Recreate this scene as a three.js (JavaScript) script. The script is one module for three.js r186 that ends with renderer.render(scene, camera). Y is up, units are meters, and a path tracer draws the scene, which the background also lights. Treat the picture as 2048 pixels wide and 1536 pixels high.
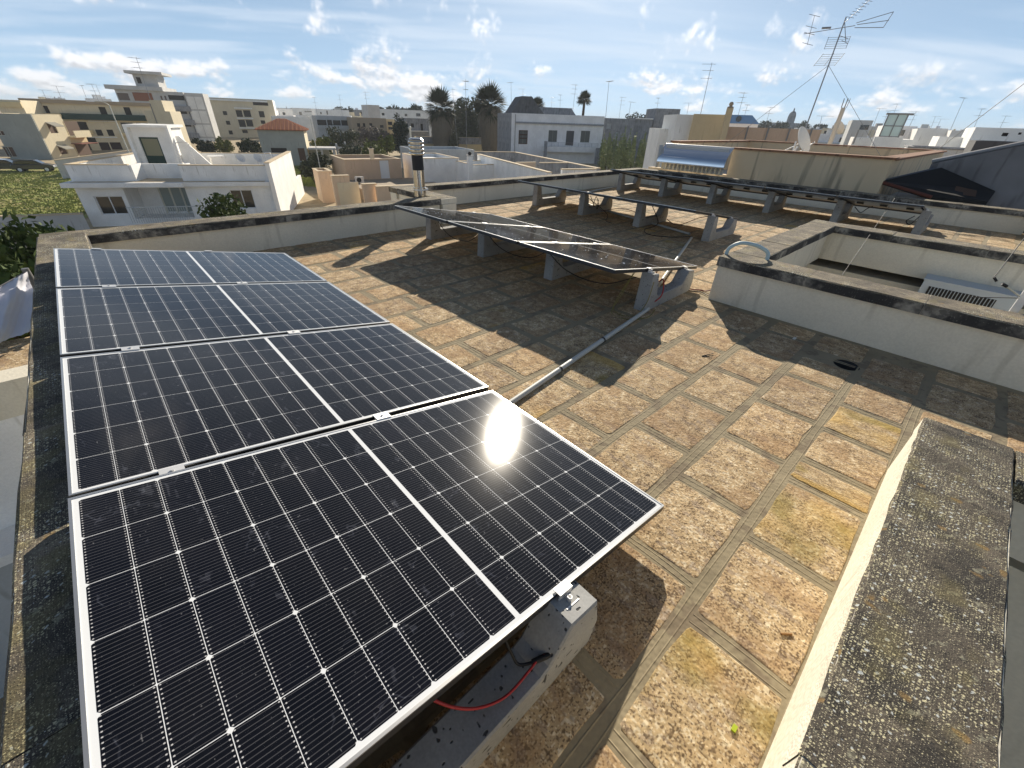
import * as THREE from 'three';
import { mergeGeometries, mergeVertices } from 'three/addons/utils/BufferGeometryUtils.js';

// ---------------------------------------------------------------- camera, sky, sun, exposure
const scene = new THREE.Scene();
const camera = new THREE.PerspectiveCamera(85.755, 4 / 3, 0.05, 3000);
camera.position.set(0, 1.5, 0);
camera.rotation.set(-0.56832, -0.76959, 0.03555, 'YXZ');
const renderer = new THREE.WebGLRenderer({ antialias: true });
renderer.setSize(1024, 768);
renderer.toneMapping = THREE.LinearToneMapping;
renderer.toneMappingExposure = 1.44;
renderer.shadowMap.enabled = true;
const SUN_AZ = 53.0 * Math.PI / 180, SUN_EL = 24.0 * Math.PI / 180;
const sunDir = new THREE.Vector3(Math.sin(SUN_AZ) * Math.cos(SUN_EL), Math.sin(SUN_EL), -Math.cos(SUN_AZ) * Math.cos(SUN_EL));
const sun = new THREE.DirectionalLight(new THREE.Color(1, 0.9, 0.745), 4.95);
sun.position.copy(sunDir).multiplyScalar(120);
sun.castShadow = true;
sun.shadow.mapSize.set(4096, 4096);
Object.assign(sun.shadow.camera, { left: -90, right: 90, top: 90, bottom: -90, near: 1, far: 400 });
scene.add(sun); scene.add(sun.target);

// ---------------------------------------------------------------- random numbers and noise
function rng(seed) { let s = seed >>> 0; return () => { s = (s + 0x6D2B79F5) | 0; let t = Math.imul(s ^ (s >>> 15), 1 | s); t = (t + Math.imul(t ^ (t >>> 7), 61 | t)) ^ t; return ((t ^ (t >>> 14)) >>> 0) / 4294967296; }; }
const NT = (() => { const r = rng(77), a = new Float32Array(65536); for (let i = 0; i < a.length; i++) a[i] = r(); return a; })();
const hash2 = (i, j) => NT[(Math.imul(i, 374761) ^ Math.imul(j, 668265) ^ (i >> 3) * 7919) & 65535];
// value noise on a lattice that repeats every p cells
function vn(x, y, p, s = 0) {
  const i = Math.floor(x), j = Math.floor(y), fx = x - i, fy = y - j, u = fx * fx * (3 - 2 * fx), v = fy * fy * (3 - 2 * fy);
  const i0 = ((i % p) + p) % p + s, i1 = (((i + 1) % p) + p) % p + s, j0 = ((j % p) + p) % p + s, j1 = (((j + 1) % p) + p) % p + s;
  const a = hash2(i0, j0), b = hash2(i1, j0), c = hash2(i0, j1), d = hash2(i1, j1);
  return a + (b - a) * u + (c - a) * v + (a - b - c + d) * u * v;
}
function fbm(x, y, p, o = 5, s = 0, g = 0.5) { let a = 1, t = 0, n = 0; for (let k = 0; k < o; k++) { t += a * vn(x, y, p, s + k * 131); n += a; a *= g; x *= 2; y *= 2; p *= 2; } return t / n; }
// round spots scattered one to a lattice cell, of uneven size; 1 at a spot's middle, 0 outside
function dots(x, y, p, s) {
  const i = Math.floor(x - 0.5), j = Math.floor(y - 0.5); let m = 0;
  for (let a = 0; a < 2; a++) for (let b = 0; b < 2; b++) { const ii = (((i + a) % p) + p) % p + s, jj = (((j + b) % p) + p) % p + s, h = hash2(ii, jj), r = 0.08 + 0.42 * h * h; const dx = x - (i + a + 0.3 + 0.4 * hash2(ii + 977, jj)), dy = y - (j + b + 0.3 + 0.4 * hash2(ii, jj + 499)), k = 1 - Math.sqrt(dx * dx * (0.6 + hash2(ii + 31, jj + 7)) + dy * dy) / r; if (k > m) m = k; }
  return m;
}
const clamp = (v, a = 0, b = 1) => Math.min(b, Math.max(a, v)), sst = (a, b, v) => { const t = clamp((v - a) / (b - a)); return t * t * (3 - 2 * t); }, mix = (a, b, t) => a + (b - a) * t;

// ---------------------------------------------------------------- the sky: pale winter blue, high cirrus, a belt of small cumulus
function skyColor(x, y, z, out) {
  const el = Math.asin(clamp(y, -1, 1)) * 57.29578;
  const e = Math.max(el, 0);
  const k = Math.exp(-e / 5), m = Math.exp(-e / 17);
  let r = 0.016 + 0.17 * m + 0.20 * k, g = 0.05 + 0.40 * m + 0.19 * k, b = 0.14 + 0.66 * m + 0.05 * k;
  const c = x * sunDir.x + y * sunDir.y + z * sunDir.z, ang = Math.acos(clamp(c, -1, 1)) * 57.29578;
  const mie = 0.95 * Math.exp(-ang / 10) + 0.16 * Math.exp(-ang / 28);
  r += mie; g += mie * 0.97; b += mie * 0.9;
  if (el > -0.5) {
    // cirrus on a high sheet
    const t = 1 / (Math.max(y, 0) + 0.07), sx = x * t, sz = z * t;
    const w = fbm(sx * 0.35 + 40, sz * 0.35 + 11, 4096, 3, 900);
    const q = fbm(sx * 0.55 + sz * 0.22 + w * 2.2 + 60, sz * 1.9 - sx * 1.3 + w * 1.2 + 90, 4096, 5, 50, 0.55);
    const ci = (0.24 + 0.46 * sst(0.34, 0.80, q)) * sst(-0.5, 5, el) * (1 - 0.75 * sst(12, 50, el));
    const cw = [0.70, 0.79, 0.90];
    r = mix(r, cw[0], ci); g = mix(g, cw[1], ci); b = mix(b, cw[2], ci);
    // cumulus: a belt of small soft heaps, smaller towards the horizon, thinning out to both sides
    const az = Math.atan2(x, -z) * 57.29578, ax = az / 3.3, ey = Math.log(1 + e * 0.5) * 3.2;
    const bas = (q) => { let a = 1, t = 0, n = 0, xx = ax + 400, yy = q + 40; for (let o = 0; o < 6; o++) { t += a * (o < 2 ? vn(xx, yy, 65536, 333 + o * 131) : Math.abs(vn(xx, yy, 65536, 333 + o * 131) * 2 - 1) + 0.12); n += a; a *= 0.55; const X = xx * 1.7 + yy * 0.9, Y = yy * 1.7 - xx * 0.9; xx = X; yy = Y; } return t / n; };
    const d = bas(ey), big = fbm(az / 17 + 203.1, el * 0.10 + 9, 4096, 2, 71);
    const belt = 1.12 * sst(0.3, 1.6, el) * (1 - sst(3.4, 6.0, el)) + 0.22 * sst(5, 8, el) * (1 - sst(9, 16, el));
    const th = 0.68 - 0.165 * belt - 0.26 * (big - 0.5);
    const cu = sst(th - 0.02, th + 0.19, d), body = sst(th + 0.05, th + 0.26, d), lit = clamp((d - bas(ey + 0.35)) * 5 + 0.55);
    const lum = mix(0.66, 1.02, lit) - 0.06 * body + 0.35 * Math.exp(-ang / 14), al = cu * (0.5 + 0.42 * body);
    r = mix(r, lum, al); g = mix(g, lum * 0.99, al); b = mix(b, lum * 0.975 + 0.03, al);
    const hz = 0.55 * Math.exp(-e / 1.8); r = mix(r, 0.74, hz); g = mix(g, 0.80, hz); b = mix(b, 0.84, hz); // milky air along the horizon
  } else { r = 0.30; g = 0.29; b = 0.27; }
  const q = 0.80 - 0.3 * sst(8, 40, el); out[0] = r * q; out[1] = g * q; out[2] = b * q; // deeper towards the zenith, as clear winter skies are
}
{
  const SW = 4096, SH = 2048, data = new Float32Array(SW * SH * 4), o = [0, 0, 0];
  for (let j = 0; j < SH; j++) {
    const el = ((j + 0.5) / SH - 0.5) * Math.PI, cy = Math.cos(el), sy = Math.sin(el);
    const low = el < -0.02, step = el > 0.6 ? 8 : el > 0.3 ? 2 : 1;
    for (let i = 0; i < SW; i++) {
      const q = (j * SW + i) * 4;
      if (low ? i > 0 : i % step) { data[q] = data[q - 4]; data[q + 1] = data[q - 3]; data[q + 2] = data[q - 2]; data[q + 3] = 1; continue; }
      const a = ((i + 0.5) / SW - 0.5) * 2 * Math.PI;
      skyColor(Math.cos(a) * cy, sy, Math.sin(a) * cy, o);
      data[q] = o[0]; data[q + 1] = o[1]; data[q + 2] = o[2]; data[q + 3] = 1;
    }
  }
  const t = new THREE.DataTexture(data, SW, SH, THREE.RGBAFormat, THREE.FloatType);
  t.mapping = THREE.EquirectangularReflectionMapping; t.magFilter = t.minFilter = THREE.LinearFilter; t.needsUpdate = true;
  scene.background = t; scene.environment = t;
  scene.backgroundIntensity = 1; scene.environmentIntensity = 1;
}

// ---------------------------------------------------------------- textures
function tex(n, f, { srgb = true, h = n } = {}) {
  const data = new Uint8Array(n * h * 4), o = [0, 0, 0];
  for (let j = 0; j < h; j++) for (let i = 0; i < n; i++) { f(i / n, j / h, o); const q = (j * n + i) * 4; data[q] = clamp(o[0], 0, 255); data[q + 1] = clamp(o[1], 0, 255); data[q + 2] = clamp(o[2], 0, 255); data[q + 3] = 255; }
  const t = new THREE.DataTexture(data, n, h, THREE.RGBAFormat); t.wrapS = t.wrapT = THREE.RepeatWrapping; t.magFilter = THREE.LinearFilter; t.minFilter = THREE.LinearMipmapLinearFilter; t.generateMipmaps = true;
  if (srgb) t.colorSpace = THREE.SRGBColorSpace; t.needsUpdate = true; return t;
}
const setc = (o, a, b, t) => { o[0] = mix(a[0], b[0], t); o[1] = mix(a[1], b[1], t); o[2] = mix(a[2], b[2], t); };
const over = (o, c, t) => { o[0] = mix(o[0], c[0], t); o[1] = mix(o[1], c[1], t); o[2] = mix(o[2], c[2], t); };
const bumpOf = (n, f) => tex(n, (u, v, o) => { const k = f(u, v) * 255; o[0] = o[1] = o[2] = k; }, { srgb: false });
// worn limestone paving: pinkish brown, pitted, pale and dark flecks, ochre and olive growth
const T = {};
function stoneTex(seed, ochre) {
  return tex(1024, (u, v, o) => {
    const big = fbm(u * 5, v * 5, 5, 4, seed), mid = fbm(u * 34, v * 34, 34, 3, seed + 20), fl = vn(u * 140, v * 140, 140, seed + 40), fi = vn(u * 230, v * 230, 230, seed + 60), dw = (mid - 0.5) * 1.6, sp = dots(u * 110 + dw, v * 110 + dw, 110, seed + 45), pit = dots(u * 76 + dw, v * 76 + dw, 76, seed + 65), wv = fbm(u * 60, v * 24, 12, 2, seed + 80);
    setc(o, [164, 139, 104], [216, 191, 150], big * 0.7 + mid * 0.5 - 0.1);
    over(o, [234, 220, 192], sst(0.58, 0.76, fl * 0.6 + mid * 0.4) * 0.7);
    over(o, [92, 74, 54], sst(0.54, 0.76, fi * 0.6 + (1 - mid) * 0.4) * 0.75);
    over(o, [140, 124, 114], sst(0.6, 0.75, wv) * 0.4);
    over(o, [234, 220, 190], sst(0.15, 0.5, sp) * 0.5); over(o, [96, 78, 58], sst(0.2, 0.55, pit - 0.25 + 0.3 * big) * 0.6); over(o, [150, 118, 84], sst(0.52, 0.7, fbm(u * 8, v * 8, 8, 4, seed + 700)) * 0.35);
    if (ochre) { const oc = fbm(u * 3, v * 3, 3, 4, seed + 300); over(o, [206, 166, 84], sst(0.47, 0.7, oc) * 0.55); const ol = fbm(u * 4, v * 4, 4, 4, seed + 500); over(o, [126, 110, 44], sst(0.62, 0.8, ol) * 0.5); }
  });
}
T.stone = stoneTex(11, 0); T.stoneOchre = stoneTex(211, 1);
T.stoneBump = bumpOf(1024, (u, v) => 0.55 * fbm(u * 60, v * 60, 60, 3, 31) + 0.45 * vn(u * 120, v * 120, 120, 51));
T.mortar = tex(1024, (u, v, o) => { const a = fbm(u * 9, v * 9, 9, 5, 401), b = vn(u * 200, v * 200, 200, 411); setc(o, [132, 121, 98], [164, 151, 124], a * 0.9 + b * 0.25 - 0.1); over(o, [112, 98, 82], sst(0.6, 0.72, fbm(u * 22, v * 22, 22, 3, 431)) * 0.5); });
T.mortarBump = bumpOf(512, (u, v) => 0.6 * fbm(u * 14, v * 14, 14, 4, 441) + 0.4 * vn(u * 110, v * 110, 110, 461));
// weathered parapet caps: grey-brown stone under dark film, crowded with pale lichen
function capTex(seed, dark, lich) {
  return tex(1024, (u, v, o) => {
    const big = fbm(u * 4, v * 4, 4, 5, seed), mid = fbm(u * 18, v * 18, 18, 4, seed + 30), fine = fbm(u * 90, v * 90, 90, 2, seed + 50), wx = (fine - 0.5) * 0.9;
    setc(o, [84, 77, 68], [152, 139, 118], clamp(big * 1.2 + mid * 0.6 + fine * 0.5 - 0.78 - dark));
    over(o, [50, 47, 44], sst(0.48, 0.72, fbm(u * 9, v * 9, 9, 4, seed + 120)) * (0.4 + dark));
    over(o, [44, 41, 38], sst(0.6, 0.8, fine) * 0.6);
    const L = sst(0.34, 0.64, fbm(u * 5, v * 5, 5, 4, seed + 160) + lich);
    over(o, [198, 190, 160], sst(0.12, 0.4, dots(u * 150 + wx, v * 150 + wx, 150, seed + 60) - 0.25 + 0.25 * L) * 0.8);
    over(o, [214, 206, 168], sst(0.1, 0.35, dots(u * 84 + wx * 0.7, v * 84 + wx * 0.7, 84, seed + 90) - 0.5 + 0.5 * L) * 0.9);
    over(o, [196, 200, 196], sst(0.1, 0.3, dots(u * 30 + wx * 0.4, v * 30 + wx * 0.4, 30, seed + 95) - 0.75 + 0.35 * L));
    over(o, [150, 147, 126], sst(0.02, 0.25, dots(u * 13 + wx * 0.5 + mid * 1.4, v * 13 + wx * 0.5 + mid * 1.4, 13, seed + 97) - 0.45) * (0.3 + 0.5 * sst(0.4, 0.6, fine)));
    over(o, [158, 124, 70], sst(0.86, 0.96, fbm(u * 14, v * 14, 14, 3, seed + 200) + 0.08) * 0.6);
    over(o, [122, 112, 66], sst(0.6, 0.8, fbm(u * 7, v * 7, 7, 4, seed + 220)) * 0.35);
  });
}
T.capNear = capTex(601, 0.3, 0.06); T.cap = capTex(701, -0.06, -0.08); T.capLeft = capTex(801, 0.02, 0.05);
T.capBump = bumpOf(1024, (u, v) => 0.55 * fbm(u * 40, v * 40, 40, 4, 651) + 0.25 * dots(u * 150, v * 150, 150, 661) + 0.2 * vn(u * 200, v * 200, 200, 671));
// the shaded north edges of the caps: black growth with pale runs
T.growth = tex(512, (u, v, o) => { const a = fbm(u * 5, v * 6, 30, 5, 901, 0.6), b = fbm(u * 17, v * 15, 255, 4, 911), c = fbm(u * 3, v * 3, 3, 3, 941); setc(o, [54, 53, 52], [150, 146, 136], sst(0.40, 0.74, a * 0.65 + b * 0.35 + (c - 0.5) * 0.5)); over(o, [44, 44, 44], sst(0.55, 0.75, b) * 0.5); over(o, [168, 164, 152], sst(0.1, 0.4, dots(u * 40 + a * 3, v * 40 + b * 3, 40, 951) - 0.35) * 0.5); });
function plasterTex(base, seed, amt = 1) {
  return tex(512, (u, v, o) => { const a = fbm(u * 4, v * 4, 4, 5, seed), b = vn(u * 160, v * 160, 160, seed + 9), s = fbm(u * 26, v * 3, 78, 3, seed + 30); const k = (a - 0.5) * 34 * amt + (b - 0.5) * 10; for (let c = 0; c < 3; c++) o[c] = base[c] + k; over(o, [base[0] * 0.62, base[1] * 0.6, base[2] * 0.56], sst(0.6, 0.85, s) * sst(0.4, 0.7, a) * 0.4 * amt); });
}
T.plaster = plasterTex([226, 219, 201], 1001, 0.6); T.plasterBump = bumpOf(512, (u, v) => 0.5 * fbm(u * 40, v * 40, 40, 4, 1011) + 0.5 * vn(u * 128, v * 128, 128, 1021));
T.white = plasterTex([238, 238, 236], 1201, 0.85); T.old = tex(512, (u, v, o) => { const a = fbm(u * 5, v * 5, 5, 5, 1301), s = fbm(u * 30, v * 4, 60, 4, 1311); setc(o, [134, 136, 138], [190, 191, 192], a); over(o, [92, 92, 92], sst(0.52, 0.8, s) * 0.5); });
T.tan = tex(512, (u, v, o) => { const a = fbm(u * 4, v * 4, 4, 5, 1401), s = fbm(u * 22, v * 2, 44, 4, 1411); setc(o, [204, 182, 148], [228, 208, 176], a); over(o, [124, 114, 98], sst(0.56, 0.8, s) * 0.65); });
T.concrete = tex(1024, (u, v, o) => { const a = fbm(u * 6, v * 6, 6, 5, 1501), b = vn(u * 220, v * 220, 220, 1511), p1 = vn(u * 90, v * 90, 90, 1521), p2 = vn(u * 46, v * 46, 46, 1531); const k = 150 + (a - 0.5) * 44 + (b - 0.5) * 12; o[0] = k; o[1] = k; o[2] = k * 0.985; const h = Math.max(sst(0.9, 0.95, p1), sst(0.92, 0.95, p2)); over(o, [52, 52, 52], h * 0.85); });
T.concreteBump = bumpOf(1024, (u, v) => 1 - Math.max(sst(0.9, 0.95, vn(u * 90, v * 90, 90, 1521)), sst(0.92, 0.95, vn(u * 46, v * 46, 46, 1531))) * 0.9 - 0.1 * fbm(u * 50, v * 50, 50, 3, 1541));
T.grass = tex(512, (u, v, o) => { const a = fbm(u * 6, v * 6, 6, 4, 1601), b = fbm(u * 40, v * 14, 84, 3, 1611); setc(o, [138, 132, 74], [134, 150, 62], sst(0.3, 0.7, a)); over(o, [190, 170, 116], sst(0.5, 0.75, b) * 0.7); over(o, [92, 98, 46], sst(0.55, 0.8, fbm(u * 18, v * 18, 18, 3, 1631)) * 0.6); });

// cells of a solar panel: near black blue with fine silver wires, and what the rain left on the glass plus some painted sky sheen
const PW = 1.722, PH = 1.12;
function cellTex(seed, dirtSheen) {
  const NW = 2048, NH = 1340;
  return tex(NW, (u, v, o) => {
    const x = u * PW, y = v * PH;
    const cu = ((y - 0.02) / 0.1810) % 1, wires = Math.abs(((cu * 16 + 16.5) % 1) - 0.5);
    const n = vn(u * 300, v * 200, 600, seed), cl = hash2(Math.floor((x - 0.02) / 0.0931) + seed, Math.floor((y - 0.02) / 0.181) + 3);
    o[0] = 6 + n * 4 + cl * 2; o[1] = 7 + n * 4 + cl * 2; o[2] = 12 + n * 5 + cl * 4;
    over(o, [140, 140, 140], 0.5 * sst(0.1, 0.05, wires));
    const bu = ((x - 0.02) / 0.0931) % 1; // solder dots near both ends of each half cell
    if ((bu > 0.04 && bu < 0.075) || (bu > 0.925 && bu < 0.96)) over(o, [225, 225, 225], 0.8 * sst(0.19, 0.10, wires));
    const film = fbm(u * 9, v * 6, 36, 5, seed + 40), st = fbm(u * 26 + film * 3, v * 17 + film * 3, 208, 4, seed + 60);
    over(o, [158, 146, 130], dirtSheen * (0.015 + 0.10 * sst(0.3, 0.75, film)));
    const ring = Math.abs(fbm(u * 16, v * 11, 176, 4, seed + 90) - 0.5);
    over(o, [150, 156, 170], dirtSheen * 0.42 * sst(0.02, 0.004, ring) * sst(0.50, 0.68, st));
    over(o, [170, 174, 184], dirtSheen * 0.35 * sst(0.66, 0.80, st) * sst(0.55, 0.7, vn(u * 200, v * 30, 1200, seed + 5)));
    over(o, [200, 200, 196], dirtSheen * 0.8 * sst(0.955, 0.975, vn(u * 240, v * 160, 960, seed + 99)));
  }, { h: NH });
}
T.cellA = cellTex(2001, 0.5); T.cellB = cellTex(2101, 0.95);  // heavier film on the second also paints grey sky reflection into the colour

// ---------------------------------------------------------------- materials
const M = {};
const std = (p) => new THREE.MeshStandardMaterial(p), phys = (p) => new THREE.MeshPhysicalMaterial(p), lin = (r, g, b) => new THREE.Color().setRGB(r, g, b);
const flat = (hex, roughness = 0.85, metalness = 0) => std({ color: new THREE.Color(hex), roughness, metalness });
M.mortar = std({ map: T.mortar, bumpMap: T.mortarBump, bumpScale: 0.004, roughness: 0.96 });
M.stones = [[1, 1, 1], [0.94, 0.92, 0.9], [1.06, 1.02, 0.98], [0.88, 0.86, 0.86]].map((c) => std({ map: T.stone, color: lin(...c), bumpMap: T.stoneBump, bumpScale: 0.004, roughness: 0.97 }));
M.stones.push(std({ map: T.stoneOchre, color: lin(1, 1, 1), bumpMap: T.stoneBump, bumpScale: 0.004, roughness: 0.97 }), std({ map: T.stoneOchre, color: lin(0.9, 0.9, 0.88), bumpMap: T.stoneBump, bumpScale: 0.004, roughness: 0.97 }));
M.capNear = std({ map: T.capNear, bumpMap: T.capBump, bumpScale: 0.0035, roughness: 0.96 });
M.capLeft = std({ map: T.capLeft, bumpMap: T.capBump, bumpScale: 0.0035, roughness: 0.96 });
M.cap = std({ map: T.cap, bumpMap: T.capBump, bumpScale: 0.003, roughness: 0.96 });
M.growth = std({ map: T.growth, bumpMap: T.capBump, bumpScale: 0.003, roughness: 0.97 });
M.plaster = std({ map: T.plaster, bumpMap: T.plasterBump, bumpScale: 0.003, roughness: 0.93 });
M.white = std({ map: T.white, bumpMap: T.plasterBump, bumpScale: 0.003, roughness: 0.92 });
M.old = std({ map: T.old, roughness: 0.95 });
M.tan = std({ map: T.tan, roughness: 0.95 });
const tinted = (map, r, g, b) => std({ map, color: lin(r, g, b), roughness: 0.93 });
M.concrete = std({ map: T.concrete, bumpMap: T.concreteBump, bumpScale: 0.004, roughness: 0.88 });
M.cellA = phys({ map: T.cellA, roughness: 0.6, clearcoat: 0.8, clearcoatRoughness: 0.08, specularIntensity: 0 });
M.cellB = phys({ map: T.cellB, roughness: 0.6, clearcoat: 1, clearcoatRoughness: 0.08, specularIntensity: 0 });
M.sheet = phys({ color: lin(0.72, 0.74, 0.76), roughness: 0.6, clearcoat: 0.8, clearcoatRoughness: 0.08, specularIntensity: 0 });
M.alu = std({ color: lin(0.6, 0.6, 0.59), roughness: 0.34, metalness: 0.9 });
M.shadeTonedFrameSide = std({ color: lin(0.03, 0.03, 0.032), roughness: 0.45, metalness: 0.3 });  // near-black colour paints shade onto the sides of the silver frames
M.aluDull = std({ color: lin(0.7, 0.7, 0.7), roughness: 0.5, metalness: 0.75 });
M.steel = std({ color: lin(0.62, 0.6, 0.57), roughness: 0.16, metalness: 1 });
M.soot = std({ color: lin(0.02, 0.02, 0.022), roughness: 0.6, metalness: 0.2 });
M.black = flat('#141415', 0.6); M.red = flat('#a3171b', 0.5); M.yellow = flat('#77702f', 0.6); M.greyPipe = flat('#b9bbb6', 0.5); M.backsheet = flat('#c9ccd0', 0.6);
M.glassDark = phys({ color: lin(0.012, 0.014, 0.016), roughness: 0.12, clearcoat: 1, clearcoatRoughness: 0.04 });
M.dark = flat('#26221f', 0.8); M.darkGreen = flat('#1d3a34', 0.7); M.brown = flat('#5a4334', 0.8); M.rail = std({ color: lin(0.22, 0.22, 0.22), roughness: 0.5, metalness: 0.5 });
M.antenna = std({ color: lin(0.30, 0.31, 0.33), roughness: 0.45, metalness: 0.6 });
M.bark = flat('#4a3d31', 0.95);
const leafMat = (r, g, b, t = 0.25) => phys({ color: lin(r, g, b), roughness: 0.75, side: THREE.DoubleSide, specularIntensity: 0.35 });

// ---------------------------------------------------------------- small helpers
const G = -6.2; // street level
const numbers = new Map();
function numbered(name) { const n = numbers.get(name) ?? 0; numbers.set(name, n + 1); return n ? name + '_' + String(n).padStart(3, '0') : name; }
function tag(o, label, category, group, kind) { if (label) o.userData.label = label; if (category) o.userData.category = category; if (group) o.userData.group = group; if (kind) o.userData.kind = kind; return o; }
function thing(name, label, category, pos = [0, 0, 0], turn = 0, group) { const o = new THREE.Group(); o.name = numbered(name); o.position.set(...pos); o.rotation.y = turn; scene.add(o); return tag(o, label, category, group); }
function part(name, geo, mat, parent) { const m = new THREE.Mesh(Array.isArray(geo) ? mergeAll(geo) : geo, mat); m.name = name; m.castShadow = m.receiveShadow = true; parent.add(m); return m; }
function single(name, geo, mat, label, category, group, pos) { const m = part(numbered(name), geo, mat, scene); if (pos) m.position.set(...pos); return tag(m, label, category, group); }
function mergeAll(list) { return list.length === 1 ? list[0] : mergeGeometries(list.map((g) => { const h = g.index ? g.toNonIndexed() : g; for (const k of Object.keys(h.attributes)) if (!['position', 'normal', 'uv'].includes(k)) h.deleteAttribute(k); return h; })); }
// texture coordinates in metres, taken from the two axes a face lies along
function uvm(g, s = 1, ox = 0, oy = 0) {
  if (g.index) g = g.toNonIndexed();
  const p = g.attributes.position, n = g.attributes.normal, uv = new Float32Array(p.count * 2);
  for (let i = 0; i < p.count; i += 3) {
    let nx = 0, ny = 0, nz = 0; for (let k = 0; k < 3; k++) { nx += Math.abs(n.getX(i + k)); ny += Math.abs(n.getY(i + k)); nz += Math.abs(n.getZ(i + k)); }
    for (let k = 0; k < 3; k++) { const x = p.getX(i + k), y = p.getY(i + k), z = p.getZ(i + k); const [a, b] = ny >= nx && ny >= nz ? [x, z] : nx >= nz ? [z, y] : [x, y]; uv[(i + k) * 2] = a * s + ox; uv[(i + k) * 2 + 1] = b * s + oy; }
  }
  g.setAttribute('uv', new THREE.BufferAttribute(uv, 2)); return g;
}
const bx = (x0, x1, y0, y1, z0, z1, s = 1) => { const g = new THREE.BoxGeometry(x1 - x0, y1 - y0, z1 - z0); g.translate((x0 + x1) / 2, (y0 + y1) / 2, (z0 + z1) / 2); return uvm(g, s); };
const tube = (pts, r, seg = 16, rad = 6, closed = false) => new THREE.TubeGeometry(new THREE.CatmullRomCurve3(pts.map((q) => new THREE.Vector3(...q)), closed), seg, r, rad, closed);
function rod(a, b, r0, r1 = r0, n = 6) { const A = new THREE.Vector3(...a), B = new THREE.Vector3(...b), d = B.clone().sub(A), g = new THREE.CylinderGeometry(r1, r0, d.length(), n); g.applyQuaternion(new THREE.Quaternion().setFromUnitVectors(new THREE.Vector3(0, 1, 0), d.normalize())); g.translate((A.x + B.x) / 2, (A.y + B.y) / 2, (A.z + B.z) / 2); return g; }
function prism(pts, z0, z1, bevel = 0) { const s = new THREE.Shape(pts.map((q) => new THREE.Vector2(...q))), g = new THREE.ExtrudeGeometry(s, { depth: z1 - z0 - 2 * bevel, bevelEnabled: bevel > 0, bevelThickness: bevel, bevelSize: bevel, bevelOffset: -bevel, bevelSegments: 1 }); g.translate(0, 0, z0 + bevel); return g; }
// a bar of worn stone along x: chamfered section, rings pushed about a little; material slots: back edge, top, front edge, rest
function wornBar(L, h, d, { n = 3, ch = 0.012, jit = 0.004, seed = 1 } = {}) {
  const r = rng(seed), sec = [[-d / 2, 0], [-d / 2, h - ch], [-d / 2 + ch, h], [d / 2 - ch, h], [d / 2, h - ch], [d / 2, 0]], V = [], I = [], m = sec.length;
  for (let k = 0; k <= n; k++) { const e = k === 0 || k === n; sec.forEach(([z, y], q) => V.push(k / n * L + (e && (q === 2 || q === 3) ? (k ? -ch : ch) * 0.15 : 0), y + (y > 0 ? (r() - 0.5) * jit : 0), z + (r() - 0.5) * jit)); }
  const slots = [[0], [1, 2, 3], [4], [5]], runs = [];
  slots.forEach((list, s) => { const start = I.length; for (const q of list) for (let k = 0; k < n; k++) { const a = k * m + q, b = k * m + (q + 1) % m, c = a + m, e = b + m; I.push(a, b, c, b, e, c); }
    if (s === 3) for (const [k, f] of [[0, 1], [n, 0]]) for (let q = 1; q < m - 1; q++) { const a = k * m; f ? I.push(a, a + q + 1, a + q) : I.push(a, a + q, a + q + 1); }
    runs.push([start, I.length - start, s]); });
  let g = new THREE.BufferGeometry(); g.setAttribute('position', new THREE.Float32BufferAttribute(V, 3)); g.setIndex(I); g = g.toNonIndexed(); g.computeVertexNormals();
  g = uvm(g, 1.35, r() * 3, r() * 3); g.clearGroups(); runs.forEach((q) => g.addGroup(...q)); return g;
}

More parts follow.
